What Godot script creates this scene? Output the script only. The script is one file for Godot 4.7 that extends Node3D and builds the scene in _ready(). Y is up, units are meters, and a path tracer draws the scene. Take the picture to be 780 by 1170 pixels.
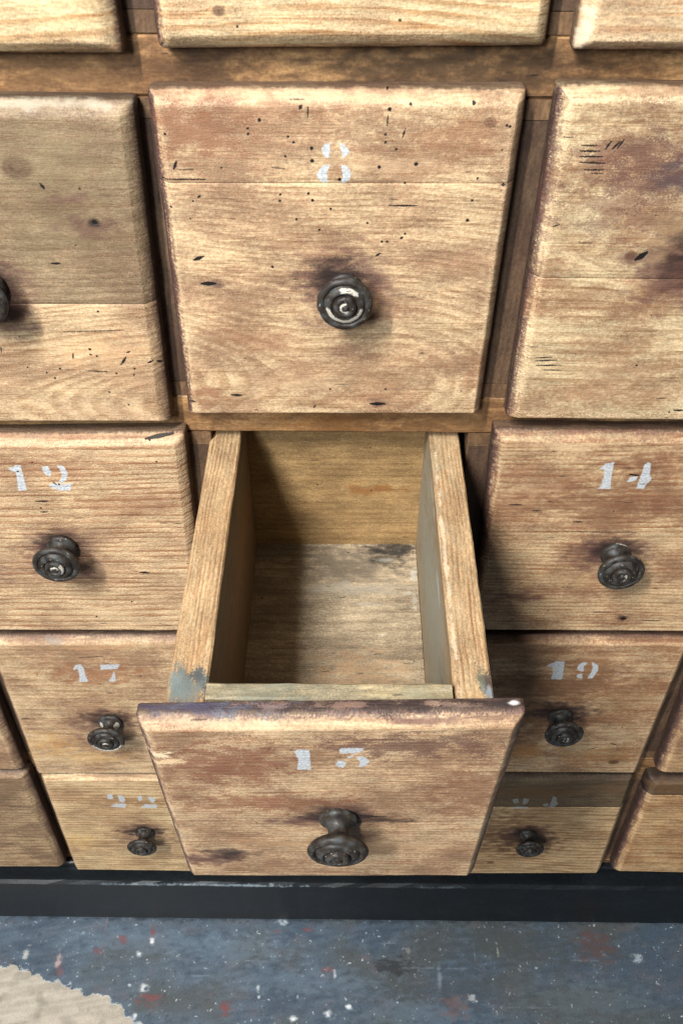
extends Node3D

const PAD := 0.010                       # the margin of a front's texture, for its edges
const DARK := Color(0.055, 0.038, 0.03)

var smooth_noise: FastNoiseLite
var cloud_noise: FastNoiseLite
var jobs: Array = []
var pictures: Array = []
var taken := {}
var box_meshes := {}
var mat := {}


func _ready() -> void:
	# --- camera, air, lamps, exposure ---
	var cam := Camera3D.new()
	cam.name = "camera"
	cam.fov = 60.258
	cam.near = 0.01
	cam.far = 30.0
	cam.position = Vector3(0, 1.2490, 0.5766)
	cam.rotation_order = EULER_ORDER_YXZ
	cam.rotation_degrees = Vector3(-41.5, 0.4, 0.2)
	add_child(cam)
	cam.current = true

	var env := Environment.new()
	env.background_mode = Environment.BG_COLOR
	env.background_color = Color(0.60, 0.64, 0.70)
	env.background_energy_multiplier = 0.14
	env.tonemap_mode = Environment.TONE_MAPPER_LINEAR
	env.tonemap_exposure = 1.0
	env.sdfgi_enabled = true
	env.ssao_enabled = true
	env.ssil_enabled = true
	var we := WorldEnvironment.new()
	we.name = "environment"
	we.environment = env
	add_child(we)

	area_lamp("key_light", Vector3(-0.82, 2.58, 1.28), Vector3(0.0, 0.65, 0.1), Vector2(0.10, 0.8), 10.2, Color(1.0, 0.985, 0.965))
	area_lamp("front_light", Vector3(-0.66, 1.98, 1.92), Vector3(0.0, 0.65, 0.05), Vector2(0.34, 0.8), 4.2, Color(0.955, 0.98, 1.0))

	# --- patterns ---
	smooth_noise = FastNoiseLite.new()
	smooth_noise.noise_type = FastNoiseLite.TYPE_SIMPLEX
	smooth_noise.fractal_type = FastNoiseLite.FRACTAL_NONE
	smooth_noise.frequency = 1.0
	smooth_noise.seed = 11
	cloud_noise = FastNoiseLite.new()
	cloud_noise.noise_type = FastNoiseLite.TYPE_SIMPLEX
	cloud_noise.fractal_type = FastNoiseLite.FRACTAL_FBM
	cloud_noise.fractal_octaves = 3
	cloud_noise.frequency = 1.0
	cloud_noise.seed = 23
	queue_pictures()
	pictures.resize(jobs.size())
	var task := WorkerThreadPool.add_group_task(paint_job, jobs.size())
	WorkerThreadPool.wait_for_group_task_completion(task)
	for i in jobs.size():
		mat[jobs[i].name] = wood_material(pictures[i][0], pictures[i][1], jobs[i])
	var kb := StandardMaterial3D.new()
	kb.vertex_color_use_as_albedo = true
	kb.roughness = 0.5
	kb.metallic_specular = 0.4
	mat["knob_black"] = kb
	mat["carcass_dark"] = plain_material(Color(0.16, 0.12, 0.09), 0.9)  # one flat dark brown for the inner carcass boards

	build_floor()
	build_chest()
	build_drawers()


# ------------------------------------------------------------------ lamps, names, materials

func area_lamp(called: String, at: Vector3, to: Vector3, size: Vector2, energy: float, color: Color) -> void:
	var l := AreaLight3D.new()
	l.name = called
	l.area_size = size
	l.light_energy = energy
	l.light_color = color
	l.area_range = 12.0
	l.area_attenuation = 2.0
	l.shadow_enabled = true
	add_child(l)
	l.look_at_from_position(at, to, Vector3.UP)


func numbered(called: String) -> String:
	var k: int = taken.get(called, 0)
	taken[called] = k + 1
	return called if k == 0 else "%s_%03d" % [called, k]


func thing(called: String, label: String, category: String, group := "") -> Node3D:
	var o := Node3D.new()
	o.name = numbered(called)
	add_child(o)
	o.set_meta("label", label)
	o.set_meta("category", category)
	if group:
		o.set_meta("group", group)
	return o


func piece(called: String, mesh: Mesh, m: Material, parent: Node) -> MeshInstance3D:
	var o := MeshInstance3D.new()
	o.name = called
	o.mesh = mesh
	o.material_override = m
	parent.add_child(o, true)
	return o


func plain_material(c: Color, rough: float) -> StandardMaterial3D:
	var m := StandardMaterial3D.new()
	m.albedo_color = c
	m.roughness = rough
	return m


func wood_material(albedo: Image, height: Image, j: Dictionary) -> StandardMaterial3D:
	var m := StandardMaterial3D.new()
	m.resource_name = j.name
	m.albedo_texture = ImageTexture.create_from_image(albedo)
	m.roughness = j.get("rough", 0.62)
	m.metallic_specular = j.get("spec", 0.42)
	m.heightmap_enabled = true
	m.heightmap_texture = ImageTexture.create_from_image(height)
	m.heightmap_scale = j.get("relief", 0.05)
	m.texture_repeat = j.get("repeat", false)
	return m


# ------------------------------------------------------------------ painting wood, pixel by pixel

func smooth(a: float, b: float, x: float) -> float:
	return smoothstep(a, b, x)


func mix_byte(px: PackedByteArray, at: int, c: Color, a: float) -> void:
	px[at] = int(clampf(lerpf(px[at], c.r * 255.0, a), 0, 255))
	px[at + 1] = int(clampf(lerpf(px[at + 1], c.g * 255.0, a), 0, 255))
	px[at + 2] = int(clampf(lerpf(px[at + 2], c.b * 255.0, a), 0, 255))


func paint_job(i: int) -> void:
	pictures[i] = paint_floor(jobs[i]) if jobs[i].get("floor", false) else paint_wood(jobs[i])


func paint_wood(j: Dictionary) -> Array:
	# j.w, j.h: metres that the picture covers, margin included; j.n: pixels across; boards from the bottom up
	var w: float = j.w
	var h: float = j.h
	var n: int = j.n
	var rows := int(round(n * h / w))
	var step := w / n
	var pad: float = j.get("pad", 0.0)
	var seed_at: float = j.seed * 13.7
	var light: Color = j.light
	var late_color: Color = j.late
	var patina: Color = j.patina
	var amount: float = j.amount
	var bias: Array = j.get("bias", [0.0, 0.0, 0.0])   # patina: even, towards the top, towards the right
	var grit: float = j.get("grit", 1.0)
	var edged: bool = j.get("edged", false)
	var boards: Array = j.boards
	var knots: Array = j.get("knots", [])
	var px := PackedByteArray()
	px.resize(n * rows * 3)
	var ht := PackedByteArray()
	ht.resize(n * rows)
	var rng := RandomNumberGenerator.new()
	rng.seed = int(j.seed) * 977 + 5
	var bw := 0.0085
	for r in rows:
		var y := h - (r + 0.5) * step - pad
		var bi := 0
		while bi < boards.size() - 1 and y > boards[bi].top:
			bi += 1
		var b: Dictionary = boards[bi]
		var yc: float = b.yc
		var depth: float = b.d
		var slope: float = b.slope
		var ring: float = b.ring
		var contrast: float = b.contrast
		var bseed: float = b.seed * 7.31 + seed_at
		var tone: float = b.get("tone", 1.0)
		var bpat: float = b.get("patina", 0.0)
		var narrow: float = b.get("narrow", 0.62)
		for c in n:
			var x := (c + 0.5) * step - pad
			var wave := smooth_noise.get_noise_2d(x * 5.0 + bseed, y * 14.0)
			var yy := y - yc + wave * 0.0016
			var dd := depth + slope * x + 0.006 * smooth_noise.get_noise_2d(x * 4.0, bseed)
			var in_knot := 0.0
			var knot_ring := 0.0
			for kn in knots:
				var kr: float = kn[2] * 0.001
				var kx: float = x - kn[0] * 0.001
				var ky: float = y - kn[1] * 0.001
				var side_y := signf(ky) if ky != 0.0 else 1.0
				yy -= side_y * kr * 0.95 * exp(-kx * kx / (9.0 * kr * kr)) * exp(-absf(ky) / (2.6 * kr))
				var kd := sqrt(kx * kx / 1.7 + ky * ky) / kr + 0.18 * wave
				if kd < 1.5:
					in_knot = maxf(in_knot, smooth(1.35, 0.6, kd))
					knot_ring = 0.5 + 0.5 * sin(kd * 13.0)
			var fine := smooth_noise.get_noise_2d(x * 28.0 + bseed, y * 260.0)
			var rr := (sqrt(yy * yy + dd * dd) + fine * 0.00022) / ring
			rr += 0.35 * sin(rr * 0.61 + bseed)
			var s := rr - floorf(rr)
			var hair := smooth(0.34, 0.75, smooth_noise.get_noise_2d(x * 6.0 + bseed, y * 480.0)) * smooth(-0.45, 0.3, smooth_noise.get_noise_2d(x * 18.0, y * 60.0 + bseed))
			var late := smooth(narrow - 0.34, narrow + 0.18, s) * (1.0 - smooth(0.93, 1.0, s))
			var streak := 0.6 + 0.4 * smooth_noise.get_noise_2d(x * 14.0, y * 90.0 + bseed)
			late *= contrast * streak
			var fibre := smooth_noise.get_noise_2d(x * 95.0, y * 1500.0 + seed_at)
			var blotch := 0.8 * cloud_noise.get_noise_2d(x * 9.0 + seed_at, y * 17.0) + 0.34 * cloud_noise.get_noise_2d(x * 50.0, y * 150.0 + seed_at) + 0.4 * cloud_noise.get_noise_2d(x * 190.0 + seed_at, y * 240.0)
			var p := smooth(-0.62, 0.66, blotch + bias[0] + bias[1] * (y / h - 0.5) + bias[2] * (x / w - 0.5) + bpat)
			var grain := smooth_noise.get_noise_2d(x * 620.0 + seed_at, y * 700.0)
			var grain2 := smooth_noise.get_noise_2d(x * 260.0, y * 330.0 + seed_at)
			var worn := smooth(-0.35, 0.55, grain * 0.7 + grain2 * 0.5) 
			var k := clampf(late * 0.56 + hair * 0.32, 0.0, 1.0)
			var col := light.lerp(late_color, k)
			if in_knot > 0.0:
				col = col.lerp(patina * (0.62 + 0.26 * knot_ring), in_knot * 0.8)
			col = col.lerp(patina, clampf(p * amount * (0.55 + 0.55 * worn) + k * p * 0.15, 0.0, 1.0))
			var v := tone * (1.0 + 0.075 * fibre + grit * (0.07 + 0.13 * p) * grain + 0.06 * grain2 + rng.randf_range(-0.025, 0.025) + 0.10 * cloud_noise.get_noise_2d(x * 17.0, y * 40.0 - seed_at))
			var hh := 150.0 + 34.0 * late - 26.0 * hair + 22.0 * fibre + 20.0 * grain * grit + 16.0 * grain2
			if edged:
				var left := x
				var right: float = w - 2.0 * pad - x
				var low := y
				var up: float = h - 2.0 * pad - y
				var e := minf(minf(left, right), minf(low, up))
				if e < bw * 2.2:
					var upright := e == left or e == right
					var wob := cloud_noise.get_noise_2d((y if upright else x) * 22.0 + seed_at, (x if upright else y) * 210.0) + 0.4 * grain2
					var side: float = j.edges[0] if e == left else (j.edges[1] if e == right else (j.edges[2] if e == low else j.edges[3]))
					var old := smooth(bw * 0.72, bw * 0.12, e + wob * 0.0026) * smooth(-0.45, 0.25, wob * 0.8 + grain * 0.45 + side - 0.5)
					var rub := (1.0 - smooth(0.0, bw * 0.55, absf(e - bw * 0.82 + wob * 0.0012))) * smooth(-0.3, 0.4, wob + grain * 0.3 + 0.15)
					col = col.lerp(Color(0.80, 0.70, 0.56), rub * j.get("rub", 0.36))
					col = col.lerp(j.get("varnish", Color(0.27, 0.19, 0.185)), clampf(old * side * 1.25, 0.0, 0.9))
					col = col.lerp(Color(0.16, 0.115, 0.09), 0.55 * smooth(0.0013, 0.0002, e + wob * 0.0008))
					hh += rub * 12.0 + old * 14.0
			var at := (r * n + c) * 3
			px[at] = int(clampf(col.r * v * 255.0, 0, 255))
			px[at + 1] = int(clampf(col.g * v * 255.0, 0, 255))
			px[at + 2] = int(clampf(col.b * v * 255.0, 0, 255))
			ht[r * n + c] = int(clampf(hh, 0, 255))
	for s in j.get("stains_and_shade", []):
		# [x mm, y mm, rx mm, ry mm, colour, amount, roughness of the outline]
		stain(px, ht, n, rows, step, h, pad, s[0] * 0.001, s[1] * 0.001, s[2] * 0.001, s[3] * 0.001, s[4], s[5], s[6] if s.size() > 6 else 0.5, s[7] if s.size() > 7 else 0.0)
	for g in j.get("digits", []):
		paint_digit(px, ht, n, rows, step, h, pad, g, j.get("paint", Color(0.76, 0.79, 0.815)), j.get("paint_amount", 0.92), j.get("fuller", 0.0003))
	for hole in j.get("holes", []):
		dark_mark(px, ht, n, rows, step, h, pad, hole)
	for k in j.get("random_holes", 0):
		dark_mark(px, ht, n, rows, step, h, pad, [rng.randf() * (w - 2 * pad) * 1000.0, rng.randf() * (h - 2 * pad) * 1000.0, rng.randf_range(0.35, 0.75), 0.0, 0.0])
	for k in j.get("random_ticks", 0):
		dark_mark(px, ht, n, rows, step, h, pad, [rng.randf() * (w - 2 * pad) * 1000.0, rng.randf() * (h - 2 * pad) * 1000.0, rng.randf_range(0.25, 0.45), rng.randf_range(1.0, 5.0), rng.randf_range(-6.0, 6.0)], 0.6)
	return [Image.create_from_data(n, rows, false, Image.FORMAT_RGB8, px), Image.create_from_data(n, rows, false, Image.FORMAT_L8, ht)]


func stain(px: PackedByteArray, ht: PackedByteArray, n: int, rows: int, step: float, h: float, pad: float, x: float, y: float, rx: float, ry: float, c: Color, a: float, rough: float, lift: float) -> void:
	var reach := 1.6
	var c0 := maxi(0, int((x - rx * reach + pad) / step))
	var c1 := mini(n - 1, int((x + rx * reach + pad) / step))
	var r0 := maxi(0, int((h - pad - (y + ry * reach)) / step))
	var r1 := mini(rows - 1, int((h - pad - (y - ry * reach)) / step))
	for r in range(r0, r1 + 1):
		var py := h - (r + 0.5) * step - pad
		for q in range(c0, c1 + 1):
			var qx := (q + 0.5) * step - pad
			var d := sqrt(pow((qx - x) / rx, 2) + pow((py - y) / ry, 2))
			d += rough * (cloud_noise.get_noise_2d(qx * 45.0 + x * 999.0, py * 90.0) + (0.15 if rough < 0.75 else 0.45) * smooth_noise.get_noise_2d(qx * 500.0, py * 650.0))
			var k := a * smooth(1.1, 0.05 if rough < 0.75 else 0.4, d)
			if k > 0.004:
				mix_byte(px, (r * n + q) * 3, c, k)
				if lift != 0.0:
					ht[r * n + q] = int(clampf(ht[r * n + q] + lift * k, 0, 255))


func dark_mark(px: PackedByteArray, ht: PackedByteArray, n: int, rows: int, step: float, h: float, pad: float, m: Array, a := 1.0) -> void:
	# [x mm, y mm, half width mm, half length mm, turn in degrees]: a worm hole or a crack
	var x: float = m[0] * 0.001
	var y: float = m[1] * 0.001
	var wd: float = m[2] * 0.001
	var ln: float = m[3] * 0.001
	var dir := Vector2.from_angle(deg_to_rad(m[4]))
	var reach := wd + ln + step * 2.0
	for r in range(maxi(0, int((h - pad - y - reach) / step)), mini(rows - 1, int((h - pad - y + reach) / step)) + 1):
		for q in range(maxi(0, int((x - reach + pad) / step)), mini(n - 1, int((x + reach + pad) / step)) + 1):
			var v := Vector2((q + 0.5) * step - pad - x, h - (r + 0.5) * step - pad - y)
			var along := clampf(v.dot(dir), -ln, ln)
			var taper := 1.0 - 0.6 * absf(along) / maxf(ln, 0.0001)
			if ln == 0.0:
				taper = 1.0
			var d := (v - dir * along).length() + 0.00025 * smooth_noise.get_noise_2d(v.x * 900.0 + x * 5000.0, v.y * 900.0)
			var k := a * smooth(wd * taper + step * 0.7, wd * taper - step * 0.5, d)
			if k > 0.01:
				mix_byte(px, (r * n + q) * 3, DARK, k * 0.95)
				ht[r * n + q] = int(lerpf(ht[r * n + q], 15.0, k))


func paint_digit(px: PackedByteArray, ht: PackedByteArray, n: int, rows: int, step: float, h: float, pad: float, flat: Array, c: Color, a: float, fuller: float) -> void:
	# one stencilled shape: its outline in tenths of a millimetre, worn through where the grain stands proud
	var poly := PackedVector2Array()
	for k in range(0, flat.size(), 2):
		poly.append(Vector2(flat[k], flat[k + 1]) * 0.0001)
	poly = Geometry2D.offset_polygon(poly, fuller)[0]
	var lo := poly[0]
	var hi := poly[0]
	for p in poly:
		lo = lo.min(p)
		hi = hi.max(p)
	for r in range(maxi(0, int((h - pad - hi.y) / step) - 2), mini(rows - 1, int((h - pad - lo.y) / step) + 2) + 1):
		for q in range(maxi(0, int((lo.x + pad) / step) - 2), mini(n - 1, int((hi.x + pad) / step) + 2) + 1):
			var hit := 0.0
			for sx in 2:
				for sy in 2:
					var p := Vector2((q + 0.25 + sx * 0.5) * step - pad, h - (r + 0.25 + sy * 0.5) * step - pad)
					var jig := Vector2(smooth_noise.get_noise_2d(p.x * 420.0, p.y * 420.0), smooth_noise.get_noise_2d(p.x * 420.0 + 50.0, p.y * 420.0)) * 0.0003
					if Geometry2D.is_point_in_polygon(p + jig, poly):
						hit += 0.25
			if hit > 0.0:
				var x := (q + 0.5) * step - pad
				var y := h - (r + 0.5) * step - pad
				var wear := smooth(-0.62, -0.05, cloud_noise.get_noise_2d(x * 130.0, y * 260.0) + 0.5 * smooth_noise.get_noise_2d(x * 500.0, y * 700.0))
				var shade := 0.93 + 0.07 * smooth_noise.get_noise_2d(x * 300.0, y * 300.0)
				mix_byte(px, (r * n + q) * 3, Color(c.r * shade, c.g * shade, c.b * shade), hit * a * (0.86 + 0.14 * wear))
				ht[r * n + q] = int(clampf(ht[r * n + q] + 10.0 * hit * wear, 0, 255))


func paint_floor(j: Dictionary) -> Array:
	# painted concrete: x from -w/2, z from 0 at the top row
	var w: float = j.w
	var h: float = j.h
	var n: int = j.n
	var rows := int(round(n * h / w))
	var step := w / n
	var px := PackedByteArray()
	px.resize(n * rows * 3)
	var ht := PackedByteArray()
	ht.resize(n * rows)
	var rng := RandomNumberGenerator.new()
	rng.seed = 4242
	var bare := PackedVector2Array([Vector2(-0.60, 0.088), Vector2(-0.4614, 0.0966), Vector2(-0.4385, 0.0941), Vector2(-0.4048, 0.1094), Vector2(-0.3676, 0.1179), Vector2(-0.3419, 0.1285), Vector2(-0.3119, 0.1335), Vector2(-0.2925, 0.144), Vector2(-0.2724, 0.1595), Vector2(-0.2542, 0.1685), Vector2(-0.235, 0.20), Vector2(-0.25, 0.30), Vector2(-0.60, 0.33)])
	for r in rows:
		var z := (r + 0.5) * step
		for c in n:
			var x := (c + 0.5) * step - w * 0.5
			var big := cloud_noise.get_noise_2d(x * 6.0 + 40.0, z * 9.0)
			var mid := cloud_noise.get_noise_2d(x * 34.0, z * 46.0)
			var fine := smooth_noise.get_noise_2d(x * 260.0, z * 300.0)
			var drag := smooth_noise.get_noise_2d(x * 16.0 + z * 40.0, z * 95.0 + x * 12.0)
			var red := smooth(0.30, 0.62, cloud_noise.get_noise_2d(x * 14.0 + 90.0, z * 20.0 + 7.0))
			var col := Color(0.255, 0.305, 0.355).lerp(Color(0.37, 0.425, 0.475), clampf(0.40 + mid * 0.30 + drag * 0.16 + big * 0.5 - x * 0.35, 0.0, 1.0))
			col = col.lerp(Color(0.27, 0.285, 0.285), smooth(-0.25, 0.55, big * 0.7 + x * 0.6) * 0.8)  # darker towards the right: shade that falls there is put into the colour
			col = col.lerp(Color(0.46, 0.36, 0.36), red * 0.15)
			var speck := smooth_noise.get_noise_2d(x * 118.0 + 3.0, z * 118.0)
			var chip := smooth(0.87, 0.93, speck + 0.12 * fine) * smooth(0.12, 0.4, mid)
			col = col.lerp(Color(0.74, 0.76, 0.77), chip * 0.8)
			var dark := smooth(0.45, 0.7, cloud_noise.get_noise_2d(x * 45.0 + 77.0, z * 60.0))
			col = col.lerp(Color(0.22, 0.24, 0.26), dark * 0.4)
			var v := 1.0 + 0.06 * fine + rng.randf_range(-0.03, 0.03)
			var hh := 120.0 + mid * 9.0 + fine * 3.0 + chip * 40.0 + drag * 6.0
			var jig := Vector2(smooth_noise.get_noise_2d(x * 48.0, z * 48.0), smooth_noise.get_noise_2d(x * 48.0 + 30.0, z * 48.0)) * 0.0032
			if x < -0.2 and Geometry2D.is_point_in_polygon(Vector2(x, z) + jig, bare):
				var sand := smooth_noise.get_noise_2d(x * 420.0, z * 460.0)
				col = Color(0.62, 0.59, 0.54).lerp(Color(0.70, 0.67, 0.615), clampf(0.5 + mid * 0.5 + drag * 0.4 + sand * 0.1, 0.0, 1.0))
				hh = 40.0 + mid * 6.0 + sand * 3.0
				v = 1.0 + 0.03 * sand + rng.randf_range(-0.05, 0.05) - 0.10 * smooth(0.1, 0.6, cloud_noise.get_noise_2d(x * 22.0 + 5.0, z * 30.0))
			elif x < -0.2 and Geometry2D.is_point_in_polygon(Vector2(x, z) + jig * 1.15 + Vector2(-0.0012, 0.0022), bare):
				col = col.lerp(Color(0.80, 0.81, 0.80), 0.5 * smooth(-0.2, 0.3, fine + mid * 2.0 + 0.1))
				hh += 14.0
			var at := (r * n + c) * 3
			px[at] = int(clampf(col.r * v * 255.0, 0, 255))
			px[at + 1] = int(clampf(col.g * v * 255.0, 0, 255))
			px[at + 2] = int(clampf(col.b * v * 255.0, 0, 255))
			ht[r * n + c] = int(clampf(hh, 0, 255))
	# splashes, grime and broad painted shade: the stain painter takes y upwards, so z turns over; x is counted from the left edge
	for s in j.splashes:
		stain(px, ht, n, rows, step, h, 0.0, s[0] * 0.001 + w * 0.5, h - s[1] * 0.001, s[2] * 0.001, s[3] * 0.001, s[4], s[5], s[6], s[7])
	return [Image.create_from_data(n, rows, false, Image.FORMAT_RGB8, px), Image.create_from_data(n, rows, false, Image.FORMAT_L8, ht)]


# ------------------------------------------------------------------ shapes

func lines_between(a: float, b: float, edge_a: bool, edge_b: bool, every: float, bevel_a: float, bevel_b: float) -> Array:
	var out: Array = []
	var near := [0.0, 0.12, 0.4, 0.7, 0.93, 1.05, 1.25]
	var from := a
	var to := b
	if edge_a:
		for e in near:
			out.append(a + e * bevel_a)
		from = a + 0.016
	else:
		out.append_array([a, a + 0.0007])
		from = a + 0.004
	if edge_b:
		to = b - 0.016
	else:
		to = b - 0.004
	var k := maxi(1, int(round((to - from) / every)))
	for i in k + 1:
		out.append(lerpf(from, to, float(i) / k))
	if edge_b:
		for i in range(near.size() - 1, -1, -1):
			out.append(b - near[i] * bevel_b)
	else:
		out.append_array([b - 0.0007, b])
	return out


func board_mesh(corners: Array, t0: float, t1: float, face: float, back: float, seed_at: float, bevel: Array, round_off: float) -> ArrayMesh:
	# one board of a drawer front. corners: bottom left, bottom right, top left, top right (x, y);
	# t0..t1: the share of the height that this board takes; bevel: widths at left, right, bottom, top
	var bl: Vector2 = corners[0]
	var br: Vector2 = corners[1]
	var tl: Vector2 = corners[2]
	var tr: Vector2 = corners[3]
	var w := ((br - bl).length() + (tr - tl).length()) * 0.5
	var h := ((tl - bl).length() + (tr - br).length()) * 0.5
	var ys := lines_between(t0 * h, t1 * h, t0 == 0.0, t1 == 1.0, 0.006, bevel[2] * 0.8, bevel[3] * 0.8)
	var xs := lines_between(0.0, w, true, true, 0.006, bevel[0] * 0.8, bevel[1] * 0.8)
	ys.push_front(ys[0])
	ys.push_back(ys[-1])
	xs.push_front(xs[0])
	xs.push_back(xs[-1])
	var st := SurfaceTool.new()
	st.begin(Mesh.PRIMITIVE_TRIANGLES)
	st.set_smooth_group(0)
	var nx := xs.size()
	var ny := ys.size()
	for iy in ny:
		for ix in nx:
			var x: float = xs[ix]
			var y: float = ys[iy]
			var skirt_x := ix == 0 or ix == nx - 1
			var skirt_y := iy == 0 or iy == ny - 1
			var e := [x, w - x, y, h - y]
			var drop := 0.0
			for k in 4:
				var along := y if k < 2 else x
				var wob: float = cloud_noise.get_noise_2d(along * 14.0 + seed_at, k * 9.0 + seed_at) 
				var bw: float = bevel[k] * 0.8 * (1.0 + 0.03 * wob)
				if e[k] < bw:
					drop = maxf(drop, (1.0 - e[k] / bw) * 0.0068 * (1.0 + 0.08 * wob) + 0.0018 * pow(maxf(0.0, 1.0 - e[k] / (0.25 * bw)), 2.0))
			drop += 0.00012 * smooth_noise.get_noise_2d(x * 10.0 + seed_at, y * 18.0) + 0.00008 * smooth_noise.get_noise_2d(x * 130.0, y * 130.0 + seed_at) * smooth(0.022, 0.004, minf(minf(e[0], e[1]), minf(e[2], e[3])))
			if (iy == 1 and t0 > 0.0) or (iy == ny - 2 and t1 < 1.0):
				drop += 0.00035
			# rounded corners
			var sx := x
			var sy := y
			var vx := maxf(round_off - x, 0.0) - maxf(round_off - (w - x), 0.0)
			var vy := maxf(round_off - y, 0.0) - maxf(round_off - (h - y), 0.0)
			if vx != 0.0 and vy != 0.0:
				var m := maxf(absf(vx), absf(vy))
				var f := m / sqrt(vx * vx + vy * vy)
				sx += vx * (1.0 - f)
				sy += vy * (1.0 - f)
			var edge := smooth(0.012, 0.0, minf(minf(e[0], e[1]), minf(e[2], e[3])))
			sx += edge * 0.00028 * cloud_noise.get_noise_2d(y * 26.0 + seed_at, 3.0 + x)
			sy += edge * 0.00028 * cloud_noise.get_noise_2d(x * 26.0 + seed_at, 7.0 + y)
			var a := sx / w
			var b := sy / h
			var p := bl.lerp(br, a).lerp(tl.lerp(tr, a), b)
			var z := face - drop
			var ux := x
			var uy := y
			if skirt_x:
				z = back
				ux += -0.008 if ix == 0 else 0.008
			if skirt_y:
				z = back
				uy += -0.008 if iy == 0 else 0.008
				if (iy == 0 and t0 > 0.0) or (iy == ny - 1 and t1 < 1.0):
					uy = y
			st.set_uv(Vector2((ux + PAD) / (w + 2.0 * PAD), 1.0 - (uy + PAD) / (h + 2.0 * PAD)))
			st.add_vertex(Vector3(p.x, p.y, z))
	for iy in ny - 1:
		for ix in nx - 1:
			var o := iy * nx + ix
			for k in [o, o + nx, o + 1, o + 1, o + nx, o + nx + 1]:
				st.add_index(k)
	st.generate_normals()
	return st.commit()


func bar_mesh(at: Vector3, along: Vector3, across: Vector3, length: float, wide: float, high: float, chamfer: float, uv_size: Vector2, uv_at: Vector2, rough: float, seed_at: float) -> ArrayMesh:
	# a plank from the point «at» (the middle of one end), its grain along «along»; «across» is its width, the third axis its height.
	# uv: x along the grain, y round the section from the middle of the top towards +across
	var up := along.cross(across)
	var hw := wide * 0.5
	var hh := high * 0.5
	var c := minf(chamfer, minf(hw, hh) * 0.8)
	var ring: Array = [Vector2(0, hh), Vector2(hw - c, hh), Vector2(hw, hh - c), Vector2(hw, -hh + c), Vector2(hw - c, -hh), Vector2(-hw + c, -hh), Vector2(-hw, -hh + c), Vector2(-hw, hh - c), Vector2(-hw + c, hh), Vector2(0, hh)]
	var segs := clampi(int(length / 0.012), 1, 48) if rough > 0.0 else 1
	var round_at: Array = [0.0]
	for k in range(1, ring.size()):
		round_at.append(round_at[-1] + (ring[k] - ring[k - 1]).length())
	var total: float = round_at[-1]
	var st := SurfaceTool.new()
	st.begin(Mesh.PRIMITIVE_TRIANGLES)
	st.set_smooth_group(-1)
	var rows: Array = []
	for i in segs + 1:
		var l := length * i / segs
		var row: Array = []
		for k in ring.size():
			var kk := k % (ring.size() - 1)
			var q: Vector2 = ring[k]
			q += Vector2(smooth_noise.get_noise_2d(l * 34.0 + seed_at, kk * 5.0), smooth_noise.get_noise_2d(l * 34.0 + seed_at, kk * 5.0 + 60.0)) * rough
			row.append(at + along * l + across * q.x + up * q.y)
		rows.append(row)
	for i in segs:
		for k in ring.size() - 1:
			# the second half of the ring counts backwards from the middle of the top, so that both sides start at the seam
			var v0: float = round_at[k] if k < 5 else round_at[k] - total
			var v1: float = round_at[k + 1] if k < 5 else round_at[k + 1] - total
			if k == 4:
				v1 = round_at[5]
			var u0 := length * i / segs
			var u1 := length * (i + 1) / segs
			var quad := [[rows[i][k], u0, v0], [rows[i][k + 1], u0, v1], [rows[i + 1][k + 1], u1, v1], [rows[i + 1][k], u1, v0]]
			for t in [0, 2, 1, 0, 3, 2]:
				st.set_uv(Vector2(quad[t][1] / uv_size.x + uv_at.x, quad[t][2] / uv_size.y + uv_at.y))
				st.add_vertex(quad[t][0])
	for end in 2:
		var row: Array = rows[0] if end == 0 else rows[segs]
		for k in range(1, ring.size() - 2):
			for t in ([0, k, k + 1] if end == 0 else [0, k + 1, k]):
				var q: Vector2 = ring[t]
				st.set_uv(Vector2(q.y * 0.25 / uv_size.x + uv_at.x, q.x / uv_size.y + uv_at.y))
				st.add_vertex(row[t])
	st.generate_normals()
	return st.commit()


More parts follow.
